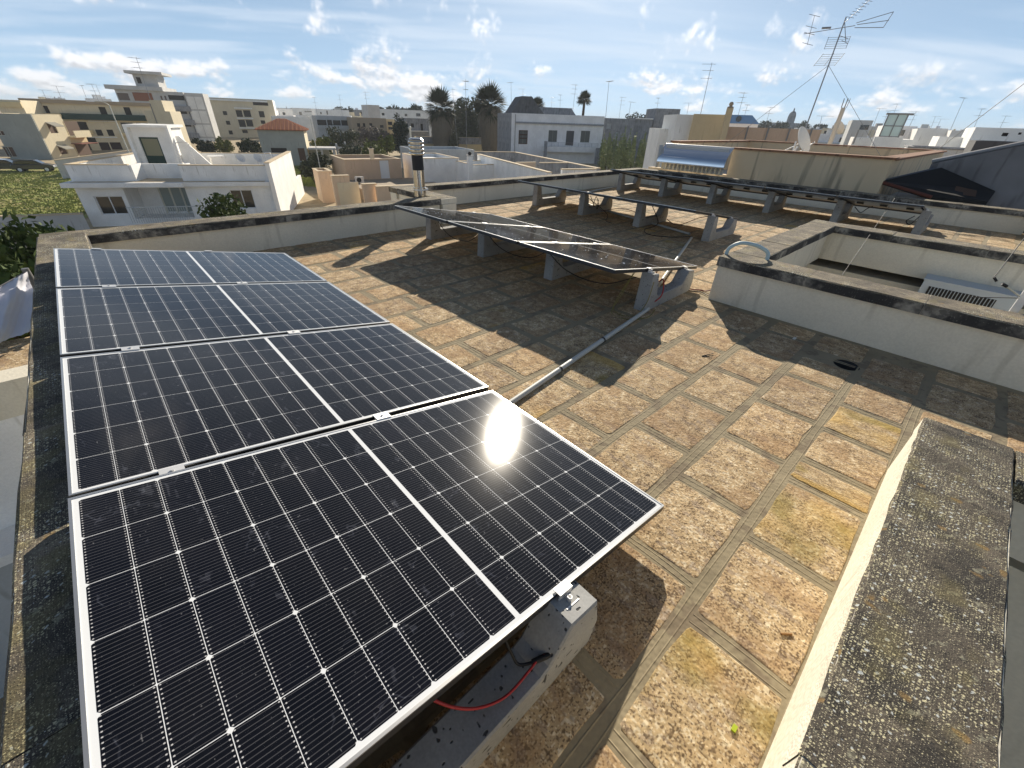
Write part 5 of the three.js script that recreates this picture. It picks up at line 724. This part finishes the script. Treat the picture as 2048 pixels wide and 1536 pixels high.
{
  const list = [[[0.47, -3.70, -150.00],[0.32, 3.88, -150.00],0,1.6],[[2.49, -3.26, -139.98],[2.68, 4.52, -139.97],0,1.6],[[6.55, -3.51, -144.85],[6.94, 4.96, -144.83],1,1.6],[[8.37, -3.25, -139.75],[8.41, 5.20, -139.75],0,1.5],[[9.33, -3.28, -141.69],[9.21, 5.12, -141.70],1,1.5],[[19.94, 1.02, -158.75],[20.23, 11.79, -158.72],2,2.2],[[62.22, -4.17, -158.21],[62.18, 5.52, -158.22],0,1.5],[[77.37, -3.05, -173.53],[77.28, 7.08, -173.57],0,1.5],[[81.08, -1.77, -160.71],[80.96, 8.12, -160.76],2,2.0],[[70.38, -6.42, -94.72],[69.74, 7.26, -95.19],2,1.2],[[36.61, -4.66, -47.53],[36.69, 5.34, -47.47],2,0.9],[[72.29, 0.60, -77.53],[71.99, 8.00, -77.80],1,1.3],[[97.70, 0.40, -100.28],[97.52, 8.73, -100.45],0,1.5],[[81.08, -0.35, -68.28],[81.26, 8.10, -68.07],2,1.3],[[112.47, -0.84, -99.25],[112.21, 8.10, -99.55],0,1.4],[[48.45, -0.44, -35.39],[48.31, 5.55, -35.58],1,1.0],[[132.81, -1.40, -121.50],[132.67, 8.61, -121.65],0,1.5],[[123.30, -1.99, -85.42],[123.26, 8.16, -85.48],2,1.6],[[91.49, -1.01, -61.07],[91.54, 5.46, -61.00],1,1.6],[[120.40, -0.37, -71.44],[120.24, 7.57, -71.71],0,1.5],[[115.39, -0.79, -59.88],[115.26, 6.26, -60.13],1,1.6],[[46.70, 0.61, -22.88],[46.67, 6.55, -22.93],2,1.0],[[83.21, -0.81, -34.29],[83.22, 6.41, -34.28],2,1.3],[[92.87, -1.04, -37.09],[92.87, 5.03, -37.09],0,1.2],[[132.02, -2.98, -46.58],[131.91, 6.01, -46.91],0,1.5],[[87.21, -2.81, -22.24],[86.99, 3.42, -23.06],1,1.4],[[78.68, -0.43, -14.45],[78.66, 4.15, -14.59],1,0.9],[[108.40, -1.13, -18.67],[108.39, 4.80, -18.73],0,1.0],[[88.82, -0.63, -14.53],[88.80, 5.04, -14.65],0,0.9],[[84.22, -0.74, -11.50],[84.21, 4.09, -11.54],2,1.0],[[138.46, -1.77, -20.69],[138.42, 4.99, -20.99],1,1.2],[[69.76, -0.25, -5.84],[69.73, 4.80, -6.16],1,0.8],[[119.80, -1.43, -6.88],[119.76, 5.56, -7.55],0,1.2],[[159.10, -3.13, -16.96],[159.02, 5.30, -17.64],0,1.4],[[159.19, -3.10, -16.03],[159.16, 4.81, -16.40],1,1.4],[[149.93, -2.98, -4.65],[149.91, 5.36, -5.11],0,1.4]];
  const names = ['antenna on the far left roofline, leftmost of the row', 'antenna on the left roofline, second from the left', 'antenna on the long cream row, left of the leaning pair', 'left antenna of the leaning pair on the long cream row', 'right antenna of the leaning pair on the long cream row', 'television antenna on the roof of the tallest block', 'antenna above the small white house by the tile roof', 'thin antenna above the blue grey house', 'broad antenna cluster on the grey block above the brown house', 'tall antenna just right of the left skirted palm', 'tall television mast rising between the two palms', 'antenna over the dark roof block of the lilac house', 'small antenna just right of the dark roof block', 'tall two armed antenna over the lilac house balcony', 'small antenna left of the lone small palm', 'television antenna with a single boom right of the lilac house', 'faint antenna above the rear parapet of the lilac house', 'antenna left of the weathered grey houses', 'single boom antenna above the weathered grey houses', 'antenna on the tall weathered grey block', 'single boom antenna behind the blank white wall', 'leaning television antenna on the ochre wall', 'leaning antenna right of the ochre column', 'short antenna right of the ochre column', 'small antenna left of the church dome', 'single boom antenna right of the big mast', 'hook shaped antenna left of the glazed frame', 'small antenna behind the glazed frame', 'leaning thin antenna right of the glazed frame', 'many armed antenna on the right skyline', 'tiny single boom antenna on the right skyline', 'tall leaning antenna on the far right skyline', 'small antenna right of the tall leaning one', 'left tiny antenna of the pair beyond the white roofs', 'right tiny antenna of the pair beyond the white roofs', 'antenna nearest the right edge of the picture'];
  list.forEach(([a, b, k, s], i) => antenna(names[i], a, b, { kind: k, s, turn: i * 0.7, group: 'television antennas over the town' }));
}
{ // the big mast with its antennas and stays
  const B = [18.85, 0.62, -5.38], T1 = [18.87, 5.16, -5.31], t = thing('antenna_mast', 'tall leaning mast with several television antennas and stays at upper right', 'antenna', [B[0], B[1] - 0.4, B[2]]); const d = [T1[0] - B[0], T1[1] - B[1] + 0.4, T1[2] - B[2]], P = (f) => d.map((v) => v * f), R = [0.28, 0.00, 0.96]; // R points to the right as seen from the terrace
  const off = (p, a, b, c = 0) => [p[0] + R[0] * a + R[2] * c, p[1] + b, p[2] + R[2] * a - R[0] * c];
  part('mast', [rod([0, 0, 0], P(0.86), 0.024, 0.018, 8)], M.antenna, t);
  // horizontal boom with a corner reflector on the right and a dipole rack on the left
  const h = P(0.815), hl = off(h, -1.0, -0.14), hr = off(h, 0.32, 0.0);
  part('cross_boom', [rod(hl, hr, 0.0095), rod(off(h, -0.83, -0.1), off(h, -0.86, 0.3, 0), 0.007), rod(off(h, -0.83, -0.1), off(h, -0.80, -0.42, 0), 0.007), ...[[-0.86, 0.3], [-0.85, 0.02], [-0.84, -0.14], [-0.8, -0.4]].map(([a, b]) => rod(off(h, a - 0.16, b + 0.04), off(h, a + 0.16, b - 0.04), 0.007)), rod(off(h, -0.55, -0.02), off(h, -0.3, -0.02), 0.03)], M.antenna, t);
  const cr = [off(h, 0.36, 0.02), off(h, 1.15, 0.27), off(h, 1.12, 0.08), off(h, 1.05, -0.08)];
  part('corner_reflector', [rod(off(h, 0.32, 0.06), cr[1], 0.0095), rod(cr[0], cr[2], 0.0095), rod(off(h, 0.32, -0.05), cr[3], 0.0095), rod(cr[1], cr[3], 0.0095)], M.antenna, t);
  // long yagi pointing up right
  const y0 = off(P(0.83), 0, 0), y1 = off(P(0.83), 0.75, 0.85); part('long_boom', [rod(y0, y1, 0.008), ...Array.from({ length: 12 }, (_, k) => { const f = 0.15 + k * 0.07, q = y0.map((v, i) => mix(v, y1[i], f)); return rod(off(q, -0.1, 0.02), off(q, 0.1, -0.02), 0.006, 0.006, 4); })], M.antenna, t);
  part('short_boom', [rod(off(P(0.83), 0.02, 0), off(P(0.83), 0.22, -0.45), 0.01), rod(off(P(0.83), 0.1, -0.42), off(P(0.83), 0.3, -0.5), 0.008), rod(off(P(0.83), 0.0, -0.3), off(P(0.83), 0.25, -0.38), 0.008)], M.antenna, t);
  // panel antenna: two leaves of horizontal rods
  const c = P(0.69), rods = []; for (let k = 0; k < 6; k++) { const b = 0.02 + k * 0.055; rods.push(rod(off(c, -0.28, 0.06 + b), off(c, 0.3, 0.06 + b), 0.005, 0.005, 4)); rods.push(rod(off(c, -0.42 + k * 0.03, -0.36 + b), off(c, 0.16 + k * 0.03, -0.36 + b), 0.005, 0.005, 4)); }
  for (const a of [-0.28, 0.01, 0.3]) rods.push(rod(off(c, a, 0.07), off(c, a + 0.01, 0.37), 0.0075, 0.0075, 4)); for (const a of [-0.42, -0.13, 0.16]) rods.push(rod(off(c, a, -0.36), off(c, a + 0.16, -0.04), 0.0075, 0.0075, 4)); part('panel_antenna', rods, M.antenna, t);
  part('stay', [[-4.2, -4], [3.9, -4.6]].map(([a, b]) => rod(P(0.62), off(P(0.62), a, b + (a > 0 ? 0.6 : 0)), 0.006, 0.006, 4)), M.rail, t);
  part('brace', [rod(P(0.18), off(P(0.18), -1.2, -0.75), 0.016), rod(off([0, 0, 0], -0.22, 0.3), off(P(0.16), -0.03, 0), 0.03)], M.aluDull, t);
}
// ---------------------------------------------------------------- trees
function crownGeo(n, R, leaf, seed, { clumps = 26, fill = 0.35, droop = 0, shape = 1 } = {}) {
  const r = rng(seed), V = [], cs = []; for (let k = 0; k < clumps; k++) { const a = r() * 6.283, e = Math.asin(r() * 2 - 1), q = Math.pow(r(), 0.4) * 0.82; cs.push([Math.cos(a) * Math.cos(e) * q, Math.sin(e) * q, Math.sin(a) * Math.cos(e) * q, 0.22 + r() * 0.22]); }
  for (let k = 0; k < n; k++) {
    const c = cs[Math.floor(r() * clumps)], a = r() * 6.283, e = Math.asin(r() * 2 - 1), q = Math.pow(r(), fill) * c[3]; let y = c[1] + Math.sin(e) * q, sq = shape !== 1 ? Math.pow(clamp(1 - (y + 1) / 2.1), shape === 0 ? 0.9 : 0.5) * 1.4 : 1; const x = (c[0] + Math.cos(a) * Math.cos(e) * q) * sq, z = (c[2] + Math.sin(a) * Math.cos(e) * q) * sq;
    const p = new THREE.Vector3(x * R[0], y * R[1], z * R[2]), n1 = new THREE.Vector3(r() - 0.5, r() - 0.5, r() - 0.5).normalize(), u = new THREE.Vector3(r() - 0.5, r() - 0.7 * droop - 0.3, r() - 0.5).normalize(), w = new THREE.Vector3().crossVectors(n1, u).normalize(), l = leaf * (0.6 + r() * 0.8);
    const A = p.clone().addScaledVector(u, -l), B = p.clone().addScaledVector(w, l * 0.42), D = p.clone().addScaledVector(u, l), E = p.clone().addScaledVector(w, -l * 0.42); V.push(A.x, A.y, A.z, B.x, B.y, B.z, D.x, D.y, D.z, A.x, A.y, A.z, D.x, D.y, D.z, E.x, E.y, E.z);
  }
  const g = new THREE.BufferGeometry(); g.setAttribute('position', new THREE.Float32BufferAttribute(V, 3)); g.computeVertexNormals(); return g;
}
const LEAF = { citrus: leafMat(0.055, 0.085, 0.022), dark: leafMat(0.022, 0.038, 0.018), olive: leafMat(0.075, 0.085, 0.045), lime: leafMat(0.13, 0.15, 0.03), palm: leafMat(0.05, 0.062, 0.028), dry: leafMat(0.19, 0.165, 0.125), conifer: leafMat(0.24, 0.28, 0.14), bare: leafMat(0.12, 0.10, 0.085) };
function tree(name, label, [x, y, z], h, R, mat, { n = 2600, leaf = 0.2, seed = 1, trunk = 0.18, group, cat = 'tree', base = G, droop = 0, shape = 1, clumps = 26, limbs = 5 } = {}) {
  const t = thing(name, label, cat, [x, base, z], 0, group), cy = h - R[1], r = rng(seed + 7);
  const g = [rod([0, 0, 0], [0.1, cy * 0.7 + 0.1, 0], trunk, trunk * 0.7, 7)]; for (let k = 0; k < limbs; k++) { const a = k * 2.4 + r(), e = 0.5 + r() * 0.5; g.push(rod([0.1, cy * 0.65, 0], [Math.cos(a) * R[0] * 0.6, cy + R[1] * (e - 0.4), Math.sin(a) * R[2] * 0.6], trunk * 0.5, trunk * 0.15, 5)); } part('trunk', g, M.bark, t);
  const c = part('crown', crownGeo(n, R, leaf, seed, { droop, shape, clumps }), mat, t); c.position.y = cy; return t;
}
tree('citrus_tree', 'dark leafy tree just beyond the rear left corner of the roof', [-0.91, -1.17, -14.97], 5.62, [1.9, 1.6, 1.6], LEAF.citrus, { n: 5200, leaf: 0.11, seed: 11, clumps: 30 });
tree('citrus_tree', 'shaded leafy tree below the left corner of the parapet', [-1.42, -1.01, -12.92], 5.46, [1.3, 1.5, 1.3], LEAF.citrus, { n: 3600, leaf: 0.10, seed: 12 });
tree('lemon_tree', 'lemon tree with airy branches in front of the white villa', [4.87, -2.70, -25.54], 4.33, [1.75, 1.5, 1.5], LEAF.citrus, { n: 2300, leaf: 0.13, seed: 13, clumps: 22 });
tree('garden_shrub', 'low green shrub under the white sheet at the left edge', [-1.39, -0.74, -9.90], 5.59, [0.8, 0.6, 0.8], LEAF.citrus, { n: 1500, leaf: 0.09, seed: 14, cat: 'shrub' });
tree('broad_tree', 'big dense dark tree between the two tall palms', [93.12, -1.53, -117.59], 13.50, [8.6, 8.6, 8], LEAF.olive, { n: 11000, leaf: 0.5, seed: 21, trunk: 0.5, clumps: 44 });
[[560, 262, 130, 247, 'round bush in front of the four storey block'], [415, 300, 120, 282, 'dark bush beside the lattice screen'], [440, 300, 118, 284, 'yellow green bush beside the lattice screen'], [495, 300, 112, 283, 'dark bush left of the tile roofed house']].forEach(([x, y, d, ty, l], k) => { });
const bushes = [['dark round bush beside the lattice screen',[19.63, -4.58, -108.23],3.29,2.20,0],['yellow green bush right of the lattice screen',[22.29, -4.30, -105.68],3.24,1.80,2],['dark bush left of the tile roofed house',[25.51, -4.74, -100.82],3.37,2.60,0],['wide dark tree behind the tile roofed house',[40.10, -3.02, -91.61],6.19,4.20,1],['green bush beside the porch of the tile roofed house',[34.94, -4.30, -88.34],4.15,2.40,2],['large green bush behind the pink patio',[39.17, -3.79, -78.80],3.87,3.40,2],['dark green bush behind the pink patio chimney',[34.73, -4.32, -76.48],3.78,2.20,1],['light green bush beside the slender tree',[47.33, -4.02, -88.09],4.54,2.20,2],['straggly bush beside the pink wall',[22.18, -4.35, -60.03],3.51,2.40,1],['olive bush in front of the grey house',[56.74, -3.13, -108.00],5.16,2.60,1],['bush between the palm trunks',[73.44, -3.93, -101.15],4.81,2.00,1]];
bushes.forEach(([l, p, h, rx, m], k) => tree('garden_bush', l, p, h, [rx, Math.min(h * 0.48, rx * 1.1), rx], [LEAF.dark, LEAF.olive, LEAF.lime][m], { n: 1700, leaf: 0.26, seed: 100 + k, cat: 'bush' }));
[[[52.49, -2.02, -105.68], 5.6, 3.4, 'left of the two bare grey trees before the brown house'], [[54.60, -1.59, -102.35], 5.2, 2.8, 'right of the two bare grey trees before the brown house']].forEach(([p, h, rx, l], k) => tree('bare_tree', l, p, h, [rx, 2.4, rx], LEAF.bare, { n: 1100, leaf: 0.3, seed: 140 + k, limbs: 12 }));
tree('slender_tree', 'slender dark tree beside the narrow yellow house', [55.97, -2.17, -97.01], 7.84, [2.4, 4.2, 2.4], LEAF.dark, { n: 2600, leaf: 0.3, seed: 151 });
const pines = [[[124.28, 1.59, -228.37],12.26],[[125.08, 1.70, -222.22],12.09],[[134.62, 1.88, -228.26],12.23],[[127.70, 2.05, -203.21],13.01],[[120.93, 0.83, -274.55],11.11],[[124.66, 0.96, -272.87],11.26]];
pines.forEach(([p, h], k) => tree('pine_tree', ['first', 'second', 'third', 'lone', 'left small', 'right small'][k] + ' umbrella pine on the skyline left of the palms', p, h, [4.6, 3.0, 4.6], LEAF.dark, { n: 1300, leaf: 0.5, seed: 160 + k, trunk: 0.3, group: 'pines on the skyline' }));
const woods = [[[308.23, 1.86, -117.89],12.38],[[311.03, 2.12, -110.28],12.10],[[313.58, 2.38, -102.80],12.06],[[326.92, 2.84, -93.39],12.29],[[328.92, 3.08, -86.08],11.51],[[350.75, 3.51, -81.08],11.51],[[193.33, 0.19, -124.60],12.67],[[205.39, 0.36, -124.16],12.28]];
woods.forEach(([p, h], k) => tree('skyline_tree', ['leftmost dark tree left of the church dome', 'second dark tree left of the church dome', 'dark tree just left of the church dome', 'dark tree just right of the church dome', 'second dark tree right of the church dome', 'rightmost dark tree beyond the church dome', 'left small tree above the weathered grey houses', 'right small tree above the weathered grey houses'][k], p, h, [5, 3.6, 5], LEAF.dark, { n: 900, leaf: 0.6, seed: 190 + k, trunk: 0.3, group: 'trees among the far roofs' }));
// fan palms with skirts of dead fronds
function palm(label, [x, z], h, s, seed, skirt = 1) {
  const t = thing('fan_palm', label, 'palm tree', [x, G, z], 0, 'fan palms'), r = rng(seed), topY = h - 1.7 * s;
  part('trunk', rod([0, 0, 0], [0, topY, 0], 0.42 * s, 0.3 * s, 10), M.bark, t);
  const blade = (V, o, dir, up, L, w, parts, spread) => { const side = new THREE.Vector3().crossVectors(dir, up).normalize(); for (let k = 0; k < parts; k++) { const a = (k / (parts - 1) - 0.5) * spread, e = dir.clone().multiplyScalar(Math.cos(a)).addScaledVector(side, Math.sin(a)), tip = o.clone().addScaledVector(e, L * (1 - 0.25 * Math.abs(a) / spread)); tip.y -= L * 0.22 * r(); const q = new THREE.Vector3().crossVectors(e, up).normalize().multiplyScalar(w), m = o.clone().lerp(tip, 0.5); V.push(o.x, o.y, o.z, m.x + q.x, m.y + q.y, m.z + q.z, tip.x, tip.y, tip.z, o.x, o.y, o.z, tip.x, tip.y, tip.z, m.x - q.x, m.y - q.y, m.z - q.z); } };
  const V = []; for (let k = 0; k < 110; k++) { const a = r() * 6.283, e = (skirt ? -1.35 : -0.5) + Math.pow(k / 110, 0.8) * (skirt ? 2.8 : 2.0), dir = new THREE.Vector3(Math.cos(a) * Math.cos(e), Math.sin(e), Math.sin(a) * Math.cos(e)), o = new THREE.Vector3(0, topY, 0).addScaledVector(dir, (0.55 + r() * 0.45) * s); blade(V, o, dir, new THREE.Vector3(r() - 0.5, 1, r() - 0.5).normalize(), (1.2 + r() * 0.5) * s, 0.06 * s, 13, 2.2); V.push(0, topY, 0, o.x, o.y + 0.04, o.z, o.x, o.y - 0.04, o.z); }
  const g = new THREE.BufferGeometry(); g.setAttribute('position', new THREE.Float32BufferAttribute(V, 3)); g.computeVertexNormals(); part('crown', g, LEAF.palm, t);
  if (skirt) { const S = []; for (let k = 0; k < 1100; k++) { const f = Math.pow(r(), 0.8), a = r() * 6.283, y = mix(topY - 0.2, topY * 0.16, f), R = mix(1.3, 0.72, Math.pow(f, 0.6)) * s * (0.55 + r() * 0.5), L = (1.0 + r() * 1.1) * s, o = new THREE.Vector3(Math.cos(a) * R * 0.6, y, Math.sin(a) * R * 0.6), dir = new THREE.Vector3(Math.cos(a) * 0.28 * (1 - f) , -1, Math.sin(a) * 0.28 * (1 - f)).normalize(); blade(S, o.clone().add(new THREE.Vector3(Math.cos(a) * R * 0.35, 0, Math.sin(a) * R * 0.35)), dir, new THREE.Vector3(Math.cos(a), 0, Math.sin(a)), L, 0.085 * s, 3, 0.6); } const q = new THREE.BufferGeometry(); q.setAttribute('position', new THREE.Float32BufferAttribute(S, 3)); q.computeVertexNormals(); part('dead_frond_skirt', q, LEAF.dry, t); part('skirt_core', new THREE.CylinderGeometry(0.36 * s, 0.36 * s, topY * 0.78, 12).translate(0, topY * 0.58, 0), flat('#6b5a48', 0.95), t); }
  return t;
}
palm('left of the two tall fan palms with brown skirts', [71.85, -103.50], 13.33, 2.15, 31); palm('right of the two tall fan palms with brown skirts', [80.42, -94.39], 14.44, 2.2, 32);
palm('small distant palm above the right end of the lilac house', [116.85, -94.05], 15.19, 1.15, 33, 0); palm('left of the pair of palms behind the dark roof block', [106.34, -105.79], 13.21, 1.1, 34, 0); palm('right of the pair of palms behind the dark roof block', [106.28, -103.00], 13.31, 1.15, 35, 0);
{ // conifer plot
  const r = rng(88); let k = 0; for (const [px, py, d] of [[63.08,-45.88,78],[63.51,-45.28,78],[63.93,-44.68,78],[64.35,-44.08,78],[64.76,-43.48,78],[65.16,-42.88,78],[65.55,-42.27,78],[65.94,-41.67,78],[66.32,-41.06,78],[66.69,-40.46,78],[67.05,-39.85,78],[67.41,-39.25,78],[67.75,-38.64,78],[69.70,-50.37,86],[70.17,-49.72,86],[70.63,-49.06,86],[71.09,-48.40,86],[71.53,-47.74,86],[71.97,-47.08,86],[72.40,-46.41,86],[72.82,-45.75,86],[73.23,-45.09,86],[73.64,-44.42,86],[74.04,-43.76,86],[74.42,-43.09,86],[74.81,-42.43,86],[75.90,-55.45,94],[76.42,-54.74,94],[76.93,-54.02,94],[77.42,-53.31,94],[77.91,-52.59,94],[78.39,-51.87,94],[78.87,-51.15,94],[79.33,-50.43,94],[79.78,-49.70,94],[80.23,-48.98,94],[80.67,-48.26,94],[81.09,-47.54,94],[81.51,-46.81,94],[82.55,-59.92,102],[83.10,-59.15,102],[83.64,-58.38,102],[84.18,-57.60,102],[84.70,-56.83,102],[85.22,-56.05,102],[85.73,-55.27,102],[86.22,-54.49,102],[86.71,-53.71,102],[87.19,-52.93,102],[87.66,-52.15,102],[88.12,-51.37,102],[88.57,-50.59,102]]) { const h = 4.6 + r() * 1.9 + (d - 78) * 0.035; tree('conifer', 'slim conifer, ' + ['first', 'second', 'third', 'fourth', 'fifth', 'sixth', 'seventh', 'eighth', 'ninth', 'tenth', 'eleventh', 'twelfth', 'last'][k % 13] + ' from the left in the ' + ['front', 'second', 'third', 'back'][Math.floor(k / 13)] + ' row of the conifer plot', [px + (r() - 0.5), 0, py + (r() - 0.5)], h, [0.5, h * 0.52, 0.5], LEAF.conifer, { n: 300, leaf: 0.2, seed: 700 + k, trunk: 0.1, group: 'conifers of the dense plot', shape: 0, clumps: 24, limbs: 0 }); k++; }
}
// ---------------------------------------------------------------- parked cars
function car(label, [x, z], turn, color) {
  const t = thing('parked_car', label, 'car', [x, G, z], turn, 'cars parked on the street'), m = phys({ color: new THREE.Color(color), roughness: 0.4, clearcoat: 1, clearcoatRoughness: 0.05 });
  part('body', prism([[-2.05, 0.32], [2.0, 0.32], [2.08, 0.55], [2.0, 0.78], [1.1, 0.92], [-1.95, 0.95], [-2.1, 0.7]], -0.82, 0.82, 0.06), m, t); part('cabin', prism([[-1.85, 0.93], [1.05, 0.9], [0.35, 1.38], [-0.9, 1.46], [-1.6, 1.3]], -0.7, 0.7, 0.06), m, t);
  part('side_window', [prism([[-1.55, 0.97], [0.8, 0.95], [0.28, 1.3], [-0.85, 1.37], [-1.4, 1.24]], 0.701, 0.71)], M.glassDark, t); part('windscreen', prism([[0.42, 1.34], [1.0, 0.96], [1.03, 0.98], [0.45, 1.36]], -0.6, 0.6), M.glassDark, t);
  for (const wx of [-1.3, 1.3]) for (const wz of [-0.76, 0.76]) { const w = part('wheel', new THREE.CylinderGeometry(0.32, 0.32, 0.2, 18).rotateX(Math.PI / 2).translate(wx, 0.32, wz), M.black, t); part('rim', new THREE.CylinderGeometry(0.2, 0.2, 0.02, 14).rotateX(Math.PI / 2).translate(wx, 0.32, wz + Math.sign(wz) * 0.105), M.aluDull, w); }
  for (const wz of [-0.55, 0.55]) part('headlight', bx(1.94, 2.07, 0.62, 0.76, wz - 0.2, wz + 0.2), phys({ color: lin(0.7, 0.7, 0.7), roughness: 0.1, clearcoat: 1 }), t);
  return t;
}
car('dark parked car with glinting headlights behind the grassy plot', [-4.04, -87.91], -0.25, '#10141c'); car('dark parked car at the left edge behind the grassy plot', [-6.74, -89.75], -0.25, '#0e1013');
// ---------------------------------------------------------------- below the left parapet
{
  const t = thing('lower_terrace', 'lower neighbouring terrace with pale walls below the left parapet', 'building', [-0.6, 0, 0]);
  part('paved_roof', bx(-6, -0.06, G, -1.56, -9.3, -8.0, 0.4), M.stones[1], t); part('roof_edge', bx(-6, -0.06, -2.0, -1.5, -7.998, -7.6, 0.4), M.plaster, t);
  part('pale_wall', bx(-6, -0.06, G, -2.002, -7.998, -7.62, 0.4), M.white, t); part('ledge', bx(-6, -0.06, -3.75, -3.6, -7.618, -7.0, 0.4), M.white, t); part('lower_wall', bx(-6, -0.06, G, -3.752, -7.618, -7.1, 0.4), C.bluegrey, t); part('yard_floor', bx(-6, -0.06, G, G + 0.1, -7.095, 2, 0.4), M.mortar, t);
}
{ // white sheet hung out to dry
  const P = [[-1.06, -0.01, -5.91],[-0.73, 0.08, -6.26],[-0.72, 0.00, -6.06],[-0.86, -0.30, -5.63],[-1.16, -0.32, -5.38]];
  const n = 26, m = 22, V = [], I = [], L = (a, b, f) => a.map((v, i) => mix(v, b[i], f)); for (let j = 0; j <= m; j++) for (let i = 0; i <= n; i++) { const u = i / n, v = j / m, top = L(P[0], P[1], u), bot = L(P[4], P[3], u), right = L(P[2], P[2], 0); const q = L(top, bot, v); const w = 0.04 * Math.sin(u * 9 + v * 7 + Math.sin(v * 5)) + 0.02 * Math.sin(v * 13 - u * 5), fine = 0.008 * Math.sin(u * 43 + v * 17) + 0.006 * Math.sin(v * 51 - u * 23), bulge = 0.05 * Math.sin(v * Math.PI) * u; V.push(q[0] + w * 0.25 + bulge, q[1] + w * 0.2, q[2] + w + fine); }
  for (let j = 0; j < m; j++) for (let i = 0; i < n; i++) { const a = j * (n + 1) + i; I.push(a, a + n + 1, a + 1, a + 1, a + n + 1, a + n + 2); } const g = new THREE.BufferGeometry(); g.setAttribute('position', new THREE.Float32BufferAttribute(V, 3)); g.setIndex(I); g.computeVertexNormals();
  const t = thing('hanging_sheet', 'white sheet hung on a line below the left parapet', 'sheet', [0, 0, 0]); part('cloth', g, phys({ color: lin(0.74, 0.75, 0.82), roughness: 1, specularIntensity: 0.1, side: THREE.DoubleSide }), t); part('line', rod(P[1], [P[0][0] * 2 - P[1][0], P[0][1] * 2 - P[1][1], P[0][2] * 2 - P[1][2]], 0.006), M.rail, t); part('line_post', rod([P[1][0], G, P[1][2]], [P[1][0], P[1][1] + 0.03, P[1][2]], 0.03), M.rail, t);
}

scene.fog = new THREE.FogExp2(new THREE.Color(0.80, 0.86, 0.92), 0.0004);

scene.traverse((o) => { if (o.isMesh) { o.castShadow = true; o.receiveShadow = true; } });
renderer.render(scene, camera);
